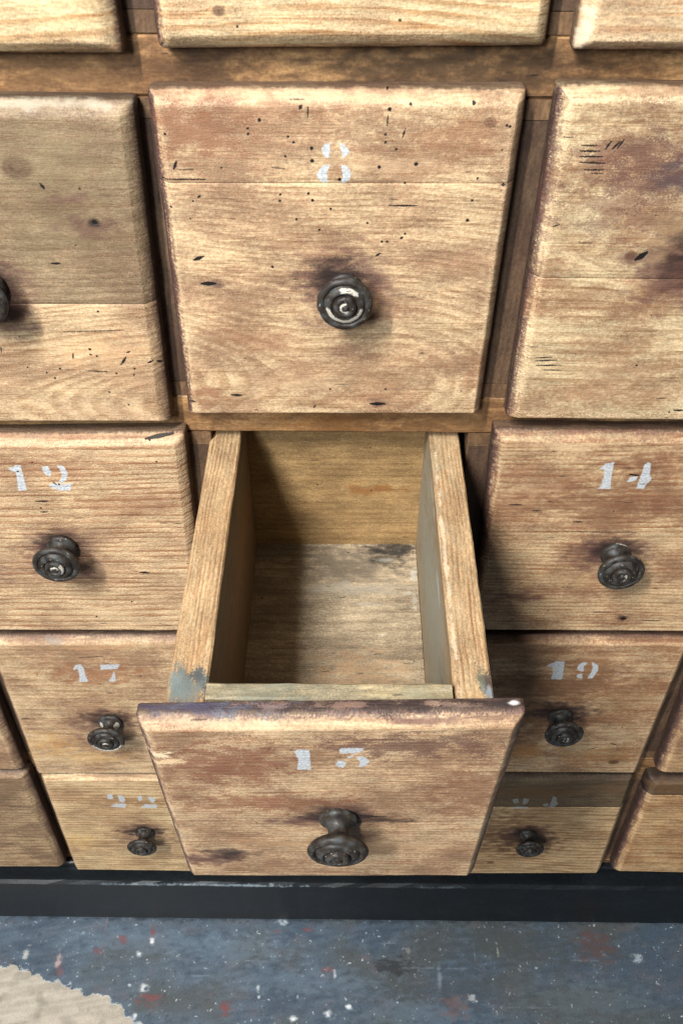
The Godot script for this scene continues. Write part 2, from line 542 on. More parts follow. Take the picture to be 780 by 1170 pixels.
func lathe_mesh(profile: Array, size: float, seed_at: float, chips: Array, closed: bool) -> ArrayMesh:
	# profile: (radius, distance from the front) in millimetres, turned round the z axis.
	# chips: [from mm, to mm, amount, middle angle, half angle]: where the black is worn off to pale filler
	var pts: Array = []
	for k in profile.size() - 1:
		var p0: Vector2 = profile[maxi(k - 1, 0)]
		var p1: Vector2 = profile[k]
		var p2: Vector2 = profile[k + 1]
		var p3: Vector2 = profile[mini(k + 2, profile.size() - 1)]
		for i in 4:
			pts.append(p1.cubic_interpolate(p2, p0, p3, i / 4.0))
	pts.append(profile[-1])
	var around := 72
	var st := SurfaceTool.new()
	st.begin(Mesh.PRIMITIVE_TRIANGLES)
	st.set_smooth_group(0)
	var run := 0.0
	for k in pts.size():
		if k > 0:
			run += (pts[k] - pts[k - 1]).length()
		for i in around + 1:
			var ang := TAU * (i % around) / around
			var d := Vector2.from_angle(ang)
			var r: float = maxf(pts[k].x, 0.0)
			var z: float = pts[k].y
			var p3 := Vector3(d.x * r, d.y * r, z)
			var lump := smooth_noise.get_noise_3d(p3.x * 0.13 + seed_at, p3.y * 0.13, p3.z * 0.13) * 0.24 + smooth_noise.get_noise_3d(p3.x * 0.6, p3.y * 0.6 + seed_at, p3.z * 0.6) * 0.09
			r = maxf(r + (lump if r > 0.5 else 0.0), 0.0)
			var n1 := smooth_noise.get_noise_3d(p3.x * 0.11 + seed_at, p3.y * 0.11, p3.z * 0.11)
			var n2 := smooth_noise.get_noise_3d(p3.x * 0.5, p3.y * 0.5 + seed_at, p3.z * 0.5)
			var n3 := smooth_noise.get_noise_3d(p3.x * 1.3, p3.y * 1.3, p3.z * 1.3 + seed_at)
			var col := Color(0.017, 0.014, 0.012).lerp(Color(0.050, 0.040, 0.031), clampf(0.4 + n1 * 0.6 + n2 * 0.22, 0.0, 1.0))
			col = col.lerp(Color(0.045, 0.056, 0.060), smooth(0.25, 0.75, n1 + 0.25 * n2) * 0.7)
			col = col.lerp(Color(0.12, 0.10, 0.08), smooth(0.62, 0.95, n2 * 0.8 + n3 * 0.5) * 0.6)
			for chip in chips:
				var off := absf(angle_difference(ang, deg_to_rad(chip[3])))
				var k2: float = smooth(chip[0] - 1.2, chip[0], run) * smooth(chip[1] + 1.2, chip[1], run) * smooth(deg_to_rad(chip[4]) + 0.25, deg_to_rad(chip[4]) - 0.15, off)
				col = col.lerp(Color(0.50, 0.47, 0.40), clampf(smooth(0.95 - chip[2], 1.15 - chip[2], k2 + (n2 * 0.55 + n3 * 0.3) * k2), 0.0, 1.0) * 0.9)
			col = col.lerp(Color(0.42, 0.40, 0.36), smooth(0.96, 1.06, n3 * 0.75 + n2 * 0.55) * 0.8)
			st.set_color(col)
			st.add_vertex(Vector3(d.x * r, d.y * r, z) * size * 0.001)
	for k in pts.size() - 1:
		for i in around:
			var o := k * (around + 1) + i
			for t in [o, o + around + 1, o + 1, o + 1, o + around + 1, o + around + 2]:
				st.add_index(t)
	st.generate_normals()
	return st.commit()


# ------------------------------------------------------------------ the setting

func build_floor() -> void:
	var st := SurfaceTool.new()
	st.begin(Mesh.PRIMITIVE_TRIANGLES)
	var q := [Vector3(-3, 0, -2), Vector3(3, 0, -2), Vector3(3, 0, 3), Vector3(-3, 0, 3)]
	for t in [0, 1, 2, 0, 2, 3]:
		var p: Vector3 = q[t]
		st.set_normal(Vector3.UP)
		st.set_uv(Vector2(p.x / 1.2 + 0.5, p.z / 0.4))
		st.add_vertex(p)
	var o := piece("floor", st.commit(), mat["floor_paint"], self)
	o.set_meta("kind", "structure")
	o.set_meta("label", "worn grey blue painted concrete floor with paint splashes and a bare patch")
	mat["floor_paint"].roughness = 0.36


func build_chest() -> void:
	var chest := thing("drawer_chest", "old brown pine chest frame on a black plinth around the drawers", "chest")
	var posts := [-0.595, -0.36, -0.1265, 0.1148, 0.344, 0.579]
	var rails := [[0.1112, 0.03], [0.348, 0.034], [0.591, 0.034], [0.842, 0.036], [1.0975, 0.036], [1.343, 0.034]]
	# rails: one board across each joint between two rows
	for k in rails.size():
		var y: float = rails[k][0]
		var high: float = rails[k][1]
		var from: float = posts[0] - 0.025
		var to: float = posts[-1] + 0.025
		piece("rail", bar_mesh(Vector3(from, y, -0.0125), Vector3.RIGHT, Vector3.FORWARD, to - from, 0.025, high, 0.0022, Vector2(1.25, 0.14), Vector2(0.216 if k == 4 else 0.012 + 0.05 * (k % 3), 0.62), 0.0003, k * 3.0), mat["rail_wood"], chest)
		for c in range(1, posts.size() - 1):
			for s in [-1.0, 1.0]:
				if (k == 0 and s < 0.0) or (k == rails.size() - 1 and s > 0.0):
					continue
				var low: float = y + high * 0.5 + 0.0001 if s > 0.0 else y - high * 0.5 - 0.0121
				piece("stile_end", bar_mesh(Vector3(posts[c], low, -0.0125), Vector3.UP, Vector3.RIGHT, 0.012, 0.033, 0.0254, 0.0006, Vector2(0.4, 0.4), Vector2(0.17 * c, 0.11 * k + 0.2), 0.0, k + c * 2.0), mat["joint_wood"], chest)
	# stiles: one piece between each two rails
	for c in posts.size():
		for k in rails.size() - 1:
			var y0: float = rails[k][0] + rails[k][1] * 0.5 + 0.0126
			var y1: float = rails[k + 1][0] - rails[k + 1][1] * 0.5 - 0.0126
			if c == 0 or c == posts.size() - 1:
				y0 -= 0.0126
				y1 += 0.0126
			piece("stile", bar_mesh(Vector3(posts[c], y0, -0.0125), Vector3.UP, Vector3.RIGHT, y1 - y0, 0.033 if c % 5 else 0.05, 0.025, 0.001, Vector2(0.4, 0.4), Vector2(0.08 * k, 0.13 * c + 0.2), 0.0003, c * 4.0 + k), mat["stile_wood"], chest)
	# the carcass behind
	var x_left: float = posts[0] - 0.025
	var x_right: float = posts[-1] + 0.025
	var mid := (x_left + x_right) * 0.5
	var wide := x_right - x_left
	for s in [[x_left + 0.009, 1.0], [x_right - 0.009, -1.0]]:
		piece("side_panel", bar_mesh(Vector3(s[0], 0.10, -0.2135), Vector3.UP, Vector3.BACK, 1.25, 0.375, 0.018, 0.001, Vector2(0.4, 0.4), Vector2(0.3, 0.2), 0.0, 1.0), mat["joint_wood"], chest)
	piece("top_panel", bar_mesh(Vector3(x_left - 0.012, 1.372, -0.195), Vector3.RIGHT, Vector3.BACK, wide + 0.024, 0.43, 0.024, 0.003, Vector2(0.4, 0.4), Vector2(0.1, 0.4), 0.0004, 2.0), mat["joint_wood"], chest)
	piece("back_panel", bar_mesh(Vector3(x_left + 0.018, 0.73, -0.3935), Vector3.RIGHT, Vector3.UP, wide - 0.036, 1.24, 0.01, 0.001, Vector2(0.4, 0.4), Vector2(0.5, 0.3), 0.0, 3.0), mat["carcass_dark"], chest)
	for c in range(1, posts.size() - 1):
		piece("partition", bar_mesh(Vector3(posts[c], 0.118, -0.207), Vector3.UP, Vector3.BACK, 1.24, 0.361, 0.014, 0.001, Vector2(0.4, 0.4), Vector2(0.3 * c, 0.2), 0.0, 4.0), mat["carcass_dark"], chest)
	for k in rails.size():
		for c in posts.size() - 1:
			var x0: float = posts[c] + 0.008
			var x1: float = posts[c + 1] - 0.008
			piece("drawer_runner", bar_mesh(Vector3(x0, rails[k][0], -0.207), Vector3.RIGHT, Vector3.BACK, x1 - x0, 0.361, 0.010, 0.001, Vector2(0.4, 0.4), Vector2(0.3 * c, 0.2 * k), 0.0, 5.0), mat["carcass_dark"], chest)
	var base := piece("plinth", bar_mesh(Vector3(x_left - 0.006, 0.0525, -0.180), Vector3.RIGHT, Vector3.FORWARD, wide + 0.012, 0.42, 0.105, 0.004, Vector2(0.8, 0.8), Vector2(0.0, 0.31), 0.0005, 6.0), mat["plinth_paint"], chest)
	base.set_meta("label", "blue black painted plinth with a rubbed front edge")
	# the strip of the frame that shows under the bottom drawers, painted like the plinth
	piece("bottom_strip", bar_mesh(Vector3(x_left, 0.1115, 0.002), Vector3.RIGHT, Vector3.BACK, wide, 0.012, 0.012, 0.002, Vector2(0.8, 0.8), Vector2(0.2, 0.5), 0.0004, 7.0), mat["plinth_paint"], chest)


# ------------------------------------------------------------------ the drawers

func make_knob(parent: Node, at: Vector3, size: float, seed_at: float, neck_chips: Array, disc_chips: Array, button_chips: Array) -> void:
	var disc_profile := [Vector2(6.6, 16.6), Vector2(9.0, 16.9), Vector2(13.4, 18.0), Vector2(17.2, 20.2), Vector2(19.2, 22.6), Vector2(19.4, 24.4), Vector2(18.2, 26.0), Vector2(16.4, 26.6), Vector2(15.2, 26.2), Vector2(14.4, 25.4), Vector2(13.7, 26.0), Vector2(12.6, 27.4), Vector2(10.6, 28.4), Vector2(9.4, 28.4), Vector2(8.4, 27.4), Vector2(6.0, 27.2)]
	var neck_profile := [Vector2(0.0, 0.2), Vector2(10.6, 0.2), Vector2(12.0, 1.0), Vector2(12.6, 2.8), Vector2(11.8, 4.6), Vector2(9.4, 6.0), Vector2(7.4, 8.0), Vector2(6.6, 10.5), Vector2(6.7, 13.0), Vector2(7.6, 15.2), Vector2(8.6, 16.4), Vector2(8.0, 17.4), Vector2(6.4, 17.8)]
	var button_profile := [Vector2(8.2, 27.0), Vector2(7.9, 29.0), Vector2(7.2, 30.4), Vector2(5.8, 31.0), Vector2(4.6, 30.8), Vector2(3.9, 30.0), Vector2(3.2, 29.8), Vector2(2.6, 30.4), Vector2(1.6, 31.3), Vector2(0.0, 31.6)]
	var knob := piece("knob", lathe_mesh(disc_profile, size, seed_at, disc_chips, false), mat["knob_black"], parent)
	knob.position = at
	knob.rotation = Vector3(0.012 * sin(seed_at * 5.1), 0.012 * cos(seed_at * 3.7), seed_at * 1.3)
	piece("neck", lathe_mesh(neck_profile, size, seed_at + 3.0, neck_chips, true), mat["knob_black"], knob)
	piece("center_button", lathe_mesh(button_profile, size, seed_at + 6.0, button_chips, true), mat["knob_black"], knob)


func drawer(j: Dictionary) -> Node3D:
	var root := thing("drawer", j.label, "drawer", "closed drawers of the chest" if not j.get("open", false) else "")
	var c: Array = j.corners
	var face: float = j.get("face", 0.020)
	var back: float = j.get("back", 0.0015)
	var cuts: Array = [0.0]
	cuts.append_array(j.get("cuts", []))
	cuts.append(1.0)
	for k in cuts.size() - 1:
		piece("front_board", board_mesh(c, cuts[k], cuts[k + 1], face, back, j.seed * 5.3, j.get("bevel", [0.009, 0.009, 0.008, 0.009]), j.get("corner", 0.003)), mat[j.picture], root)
	if j.has("knob"):
		var k: Array = j.knob
		make_knob(root, Vector3(k[0], k[1], face - 0.0006), k[2], j.seed * 2.7, j.get("neck_chips", []), j.get("disc_chips", []), j.get("button_chips", []))
	return root


func queue_pictures() -> void:
	jobs.append({"name": "front_8", "n": 680, "light": Color(0.76, 0.658, 0.515), "late": Color(0.46, 0.33, 0.215), "patina": Color(0.475, 0.345, 0.262), "amount": 0.72, "bias": [0.02, 0.12, 0], "seed": 8, "edged": true, "edges": [0.95, 0.35, 0.2, 0.25], "random_holes": 14, "random_ticks": 12, "grit": 1, "w": 0.2463, "h": 0.2559, "pad": PAD, "fuller": 0.0002, "knots": [[205.7, 217.8, 3]]})
	jobs[-1].boards = [
		{"top": 0.1808, "yc": 0.03, "d": 0.075, "slope": 0.1, "ring": 0.0036, "contrast": 0.7, "seed": 1}, {"top": 1, "yc": 0.3, "d": 0.08, "slope": -0.2, "ring": 0.006, "contrast": 0.4, "seed": 2, "patina": 0.12},
	]
	jobs[-1].stains_and_shade = [
		[120.1, 107.6, 46, 34, Color(0.34, 0.23, 0.21), 0.45, 0.6], [115.1, 115.4, 27, 19, Color(0.13, 0.095, 0.085), 0.85, 0.5], [124.7, 57.6, 22, 10, Color(0.34, 0.23, 0.21), 0.25, 0.5], [31.1, 212.3, 30, 16, Color(0.48, 0.31, 0.22), 0.5, 0.8],
		[69, 225.1, 50, 8, Color(0.48, 0.31, 0.22), 0.35, 0.8], [185.7, 207.4, 30, 14, Color(0.45, 0.28, 0.185), 0.3, 0.8], [15.8, 21.1, 22, 12, Color(0.48, 0.31, 0.22), 0.55, 0.7], [125.5, 17.2, 45, 8, Color(0.48, 0.31, 0.22), 0.3, 0.8],
		[33.3, 110.7, 7, 3, Color(0.13, 0.095, 0.085), 0.5, 0.5], [26.8, 112, 9, 5, Color(0.34, 0.23, 0.21), 0.5, 0.6], [145.7, 13.2, 10, 5, Color(0.34, 0.23, 0.21), 0.5, 0.6], [149.2, 191.3, 40, 8, Color(0.82, 0.71, 0.56), 0.4, 0.6],
		[110.8, 231.6, 110, 5, Color(0.82, 0.71, 0.56), 0.55, 0.7], [92.4, 31.3, 80, 9, Color(0.82, 0.71, 0.56), 0.3, 0.6], [113.8, 189.6, 13, 6, Color(0.48, 0.31, 0.22), 0.3, 0.6], [61.3, 66.2, 40, 14, Color(0.48, 0.31, 0.22), 0.3, 0.7],
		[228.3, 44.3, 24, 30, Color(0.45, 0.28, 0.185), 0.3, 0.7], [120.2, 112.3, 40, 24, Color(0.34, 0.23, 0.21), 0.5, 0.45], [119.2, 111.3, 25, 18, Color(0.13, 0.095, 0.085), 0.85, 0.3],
	]
	jobs[-1].holes = [
		[91.7, 226.5, 1.3, 1, 60], [96.1, 223.5, 0.4, 3, 90], [66.8, 218.9, 1, 0, 0], [59.6, 210.9, 0.7, 0, 0],
		[8.8, 210.8, 0.7, 0, 0], [13, 191.9, 0.9, 2.6, 65], [6.9, 165.3, 0.7, 0, 0], [26.3, 172.2, 0.7, 0, 0],
		[81.7, 197.6, 0.7, 0, 0], [83.7, 209.3, 0.7, 0, 0], [87.1, 205.9, 0.7, 0, 0], [98.1, 202.4, 1, 0, 0],
		[98.3, 194.7, 1.1, 0, 0], [115.5, 183.2, 1, 0, 0], [95.8, 174.1, 0.7, 0, 0], [98.4, 169.6, 0.9, 0, 0],
		[109.9, 164.1, 0.7, 0, 0], [77.9, 173.4, 0.7, 0, 0], [77.4, 169.2, 0.7, 0, 0], [87.7, 157, 0.7, 0, 0],
		[102.7, 149.9, 0.7, 0, 0], [144.9, 225.4, 1, 0, 0], [143.9, 219.1, 0.3, 3, 85], [143, 210.7, 0.7, 0, 0],
		[143.3, 206, 0.7, 0, 0], [154.2, 211.4, 0.4, 3, 75], [150, 201.9, 0.7, 0, 0], [140.1, 190.9, 1, 0, 0],
		[162.9, 192.9, 1.1, 0, 0], [157.3, 228.2, 0.7, 0, 0], [194.8, 228.8, 1, 0, 0], [215.9, 216.1, 0.7, 0, 0],
		[217.9, 215.5, 0.7, 0, 0], [202, 184, 0.7, 0, 0], [218.7, 180, 1.2, 0.8, 0], [200.3, 169.8, 0.7, 0, 0],
		[198.8, 156.5, 1, 0, 0], [156.4, 166.3, 0.5, 9, 0], [156.7, 144.5, 0.8, 1, 40], [158.9, 147.4, 0.7, 0, 0],
		[147.4, 141.9, 0.7, 0, 0], [143.9, 141.9, 0.7, 0, 0], [141.9, 132.7, 0.8, 1.5, 35], [134.1, 154.6, 0.7, 0, 0],
		[70.9, 123.8, 0.9, 0, 0], [21.4, 129.9, 1.3, 3.5, 20], [26.5, 111.4, 1.6, 5, 0], [146.6, 12.2, 1.6, 5.5, 0],
		[152, 25.5, 0.7, 0, 0], [110.3, 25.5, 0.7, 0, 0], [98.6, 9.7, 0.5, 1.5, 60], [39.4, 20.2, 1, 4, -3],
		[5.4, 13.5, 0.8, 2, 20], [17.3, 183, 0.4, 14, 0],
	]
	jobs[-1].digits = [
		[1043, 2016, 1062, 2049, 1096, 2055, 1090, 2025, 1092, 1997, 1081, 1964, 1059, 1979, 1046, 2000],
		[1152, 2060, 1173, 2050, 1199, 2025, 1213, 2004, 1193, 1982, 1172, 1966, 1165, 2004, 1158, 2034],
		[1011, 1860, 1027, 1892, 1056, 1920, 1099, 1924, 1081, 1898, 1072, 1866, 1076, 1808, 1049, 1818, 1021, 1838],
		[1168, 1923, 1201, 1914, 1224, 1873, 1216, 1835, 1190, 1812, 1169, 1812, 1176, 1854, 1170, 1886],
	]
	jobs.append({"name": "front_7", "n": 640, "light": Color(0.76, 0.658, 0.515), "late": Color(0.46, 0.33, 0.215), "patina": Color(0.475, 0.345, 0.262), "amount": 0.55, "bias": [-0.05, 0, 0], "seed": 7, "edged": true, "edges": [0.5, 0.55, 0.3, 0.25], "random_holes": 6, "random_ticks": 10, "rub": 0.35, "w": 0.2421, "h": 0.2588, "pad": PAD, "knots": [[188.2, 163.4, 3.2], [145.9, 199.6, 7]]})
	jobs[-1].boards = [
		{"top": 0.104, "yc": 0.02, "d": 0.06, "slope": -0.1, "ring": 0.0038, "contrast": 0.8, "seed": 3, "patina": 0.05}, {"top": 1, "yc": 0.19, "d": 0.012, "slope": 0.08, "ring": 0.006, "contrast": 0.6, "seed": 4, "tone": 0.76},
	]
	jobs[-1].stains_and_shade = [
		[166.9, 165.6, 70, 55, Color(0.4, 0.34, 0.245), 0.45, 0.5], [168.8, 205.2, 60, 30, Color(0.5, 0.44, 0.33), 0.5, 0.5], [183.2, 160.9, 22, 9, Color(0.34, 0.23, 0.21), 0.5, 0.7], [188.2, 163.4, 5, 3.5, Color(0.13, 0.095, 0.085), 0.7, 0.4],
		[174.9, 178.5, 14, 6, Color(0.34, 0.23, 0.21), 0.45, 0.7], [111.2, 104.6, 20, 20, Color(0.13, 0.095, 0.085), 0.8, 0.4], [120.2, 100.5, 19, 28, Color(0.34, 0.23, 0.21), 0.7, 0.5], [158.8, 14.2, 60, 14, Color(0.82, 0.71, 0.56), 0.35, 0.5],
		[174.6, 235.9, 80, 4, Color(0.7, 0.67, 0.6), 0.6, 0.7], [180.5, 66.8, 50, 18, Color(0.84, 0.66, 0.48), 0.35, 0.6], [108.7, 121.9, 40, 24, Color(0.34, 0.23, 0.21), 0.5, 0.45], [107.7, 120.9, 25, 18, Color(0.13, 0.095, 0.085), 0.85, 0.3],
	]
	jobs[-1].holes = [
		[169.7, 67.8, 0.9, 0, 0], [169.7, 63.3, 0.7, 0, 0], [174.1, 62, 0.7, 0, 0], [156.5, 62, 0.5, 2.5, 80],
		[193.2, 58.1, 0.9, 4, 55], [197.7, 65.5, 0.6, 1.3, 20], [144.9, 51.2, 0.7, 0, 0], [134.3, 47.6, 0.7, 0, 0],
		[139.5, 43, 0.7, 0, 0], [172, 49.1, 0.4, 8, -3], [186.3, 47.2, 0.7, 0, 0], [200.5, 51.3, 0.7, 0, 0],
		[199.3, 45.9, 0.5, 1, 80], [212.9, 57.3, 0.8, 2, 20], [218.9, 55.2, 0.8, 2, -40], [178.6, 30.5, 0.7, 0, 0],
		[191.9, 19, 0.7, 0, 0], [180.5, 98.4, 0.7, 0, 0], [188.6, 163.4, 1.6, 0, 0], [157.9, 134.5, 0.8, 3, 0],
		[159.3, 187.1, 0.9, 2, -60], [104.6, 67.1, 0.4, 2.5, 80], [175.1, 82.8, 0.25, 22, 2],
	]
	jobs.append({"name": "front_9", "n": 640, "light": Color(0.755, 0.67, 0.525), "late": Color(0.46, 0.33, 0.215), "patina": Color(0.46, 0.315, 0.225), "amount": 0.72, "bias": [0, 0.12, 0.25], "seed": 9, "edged": true, "edges": [0.75, 0.4, 0.3, 0.2], "random_holes": 4, "random_ticks": 16, "rub": 0.7, "w": 0.2322, "h": 0.2604, "pad": PAD, "knots": [[108.5, 131.2, 16], [65.2, 135.8, 3]]})
	jobs[-1].boards = [
		{"top": 0.1192, "yc": 0.02, "d": 0.08, "slope": 0.05, "ring": 0.0036, "contrast": 0.7, "seed": 5}, {"top": 1, "yc": 0.16, "d": 0.05, "slope": -0.12, "ring": 0.0062, "contrast": 0.5, "seed": 6, "tone": 0.98},
	]
	jobs[-1].stains_and_shade = [
		[97.2, 136.1, 22, 30, Color(0.13, 0.095, 0.085), 0.75, 0.5], [80.5, 189.6, 22, 16, Color(0.27, 0.22, 0.24), 0.75, 0.6], [62.8, 194.9, 26, 26, Color(0.34, 0.23, 0.21), 0.4, 0.8], [31.6, 238.7, 60, 5, Color(0.82, 0.71, 0.56), 0.45, 0.7],
		[93.3, 121.6, 32, 32, Color(0.34, 0.23, 0.21), 0.6, 0.6], [83.9, 154.2, 18, 30, Color(0.56, 0.45, 0.34), 0.7, 0.6], [49.1, 169.7, 36, 22, Color(0.34, 0.23, 0.21), 0.3, 0.9], [65.6, 133.9, 10, 6, Color(0.34, 0.23, 0.21), 0.5, 0.5],
		[67.1, 40.9, 40, 20, Color(0.82, 0.71, 0.56), 0.25, 0.6], [-1.9, 172, 14, 40, Color(0.34, 0.23, 0.21), 0.3, 0.8], [36.5, 101.3, 50, 14, Color(0.45, 0.28, 0.185), 0.3, 0.8], [42.5, 200.1, 30, 12, Color(0.34, 0.23, 0.21), 0.35, 0.9],
	]
	jobs[-1].holes = [
		[72.2, 135.6, 2.2, 4, 40], [129.7, 11.4, 0.8, 4, 0], [23.6, 207.2, 0.4, 5, 0], [24.7, 203.9, 0.5, 6, 0],
		[25.9, 200.6, 0.5, 7, 0], [27.6, 196.8, 0.5, 8, -2], [29.5, 192.4, 0.4, 6, 0], [35.2, 207.4, 0.6, 3, 60],
		[40, 207.4, 0.6, 3, 50], [42.7, 208.4, 0.6, 3, 60], [21.4, 54.1, 0.5, 8, 4], [24.3, 50.1, 0.5, 9, 2],
		[19.8, 56.7, 0.4, 6, 4], [27.3, 46.1, 0.4, 7, 0], [12, 156.1, 0.4, 2, 20], [88.5, 50.8, 0.7, 0, 0],
	]
	jobs.append({"name": "front_12", "n": 600, "light": Color(0.76, 0.658, 0.515), "late": Color(0.46, 0.27, 0.16), "patina": Color(0.475, 0.345, 0.262), "amount": 0.5, "bias": [-0.02, 0.15, -0.2], "seed": 12, "edged": true, "edges": [0.4, 0.35, 0.3, 0.2], "random_holes": 5, "random_ticks": 22, "relief": 0.12, "w": 0.242, "h": 0.2554, "pad": PAD, "fuller": 0.0003})
	jobs[-1].boards = [
		{"top": 1, "yc": 0.42, "d": 0.05, "slope": 0.04, "ring": 0.0062, "contrast": 1.15, "seed": 7, "narrow": 0.72},
	]
	jobs[-1].stains_and_shade = [
		[102.2, 117.1, 30, 17, Color(0.13, 0.095, 0.085), 0.8, 0.6], [100.4, 99.8, 40, 30, Color(0.34, 0.23, 0.21), 0.5, 0.6], [120.7, 206.1, 60, 12, Color(0.48, 0.31, 0.22), 0.35, 0.8], [172, 166.4, 60, 20, Color(0.45, 0.28, 0.185), 0.3, 0.7],
		[111.9, 30.4, 80, 14, Color(0.82, 0.71, 0.56), 0.4, 0.6], [45.4, 83.3, 12, 12, Color(0.34, 0.23, 0.21), 0.5, 0.6], [164.8, 217.3, 60, 7, Color(0.82, 0.71, 0.56), 0.4, 0.6], [123.4, 83.2, 16, 14, Color(0.34, 0.23, 0.21), 0.3, 0.5],
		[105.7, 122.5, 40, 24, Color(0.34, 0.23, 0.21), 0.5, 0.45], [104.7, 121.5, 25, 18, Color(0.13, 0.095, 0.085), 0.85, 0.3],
	]
	jobs[-1].holes = [
		[84.9, 201.5, 0.7, 0, 0], [115.9, 187.7, 0.8, 0, 0], [173.2, 84.4, 1.2, 4, -5], [120.3, 25.6, 0.8, 0, 0],
		[156.5, 46.3, 0.7, 0, 0], [198.3, 210.5, 0.7, 0, 0], [202.2, 232.6, 1.2, 11, 8], [194.6, 230.6, 0.8, 0, 0],
		[112.6, 188.7, 0.5, 2, -50], [98.1, 169.3, 0.8, 5, 0], [97.4, 157.4, 0.7, 3, 0],
	]
	jobs[-1].digits = [
		[779, 2043, 852, 2083, 883, 2077, 882, 1971, 877, 1821, 811, 1816, 828, 1936, 835, 2007],
		[1057, 2063, 1103, 2069, 1118, 2004, 1101, 1963, 1069, 1987, 1053, 2023],
		[1177, 2074, 1227, 2073, 1250, 2003, 1228, 1933, 1179, 1891, 1155, 1891, 1202, 1968, 1200, 2027],
		[1072, 1868, 1132, 1892, 1184, 1873, 1261, 1890, 1239, 1818, 1154, 1813, 1111, 1832],
	]
	jobs.append({"name": "front_14", "n": 600, "light": Color(0.735, 0.635, 0.49), "late": Color(0.47, 0.29, 0.175), "patina": Color(0.45, 0.3, 0.215), "amount": 0.72, "bias": [0.05, 0.35, 0], "seed": 14, "edged": true, "edges": [0.9, 0.5, 0.5, 0.45], "random_holes": 4, "random_ticks": 22, "w": 0.2407, "h": 0.2551, "pad": PAD, "fuller": 0.0003, "knots": [[141.7, 22.1, 3]]})
	jobs[-1].boards = [
		{"top": 0.1332, "yc": 0.3, "d": 0.03, "slope": 0.02, "ring": 0.0044, "contrast": 0.9, "seed": 8, "patina": -0.1}, {"top": 1, "yc": 0.36, "d": 0.05, "slope": 0.03, "ring": 0.005, "contrast": 0.95, "seed": 9},
	]
	jobs[-1].stains_and_shade = [
		[111.9, 110.7, 36, 17, Color(0.2, 0.15, 0.14), 0.8, 0.6], [110.6, 97.9, 44, 30, Color(0.34, 0.23, 0.21), 0.45, 0.7], [97.8, 164.2, 80, 22, Color(0.43, 0.28, 0.2), 0.6, 0.7], [124.6, 206.2, 50, 18, Color(0.43, 0.27, 0.19), 0.55, 0.7],
		[43.2, 49.7, 24, 9, Color(0.34, 0.23, 0.21), 0.6, 0.7], [52.4, 223.1, 50, 6, Color(0.82, 0.71, 0.56), 0.55, 0.6], [141.5, 23.3, 10, 5, Color(0.13, 0.095, 0.085), 0.5, 0.6], [91.2, 75.5, 50, 14, Color(0.66, 0.55, 0.4), 0.4, 0.6],
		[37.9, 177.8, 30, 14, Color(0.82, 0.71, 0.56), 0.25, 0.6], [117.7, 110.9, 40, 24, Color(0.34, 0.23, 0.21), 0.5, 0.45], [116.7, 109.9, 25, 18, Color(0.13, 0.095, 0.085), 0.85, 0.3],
	]
	jobs[-1].holes = [
		[115.9, 195, 0.9, 4, -12], [24.5, 162, 0.6, 5, 0], [43.1, 155.6, 0.5, 4, 0], [79.1, 143.4, 0.6, 4, 0],
		[143, 21.6, 2.4, 2, 0], [120.4, 30.3, 0.5, 9, 0], [170.9, 19, 0.4, 8, 0], [101.1, 131.9, 0.3, 30, 0],
	]
	jobs[-1].digits = [
		[868, 2002, 906, 2066, 968, 2078, 975, 1939, 992, 1806, 894, 1805, 920, 1850, 914, 1997, 897, 2019],
		[1116, 1882, 1132, 1923, 1187, 1939, 1179, 1894, 1150, 1882],
		[1219, 2063, 1237, 2078, 1264, 2069, 1279, 1942, 1301, 1925, 1301, 1895, 1276, 1865, 1266, 1809, 1206, 1809, 1217, 1971],
	]
	jobs.append({"name": "front_13", "n": 640, "light": Color(0.74, 0.64, 0.505), "late": Color(0.47, 0.29, 0.19), "patina": Color(0.455, 0.33, 0.245), "amount": 0.75, "bias": [0.02, -0.1, 0], "seed": 13, "edged": true, "edges": [0.95, 0.6, 0.2, 0.6], "random_holes": 6, "random_ticks": 14, "varnish": Color(0.25, 0.185, 0.2), "w": 0.2497, "h": 0.2466, "pad": PAD, "fuller": 0.0002, "knots": [[41.8, 39.8, 8]]})
	jobs[-1].boards = [
		{"top": 1, "yc": -0.1, "d": 0.05, "slope": 0.05, "ring": 0.0036, "contrast": 0.75, "seed": 10},
	]
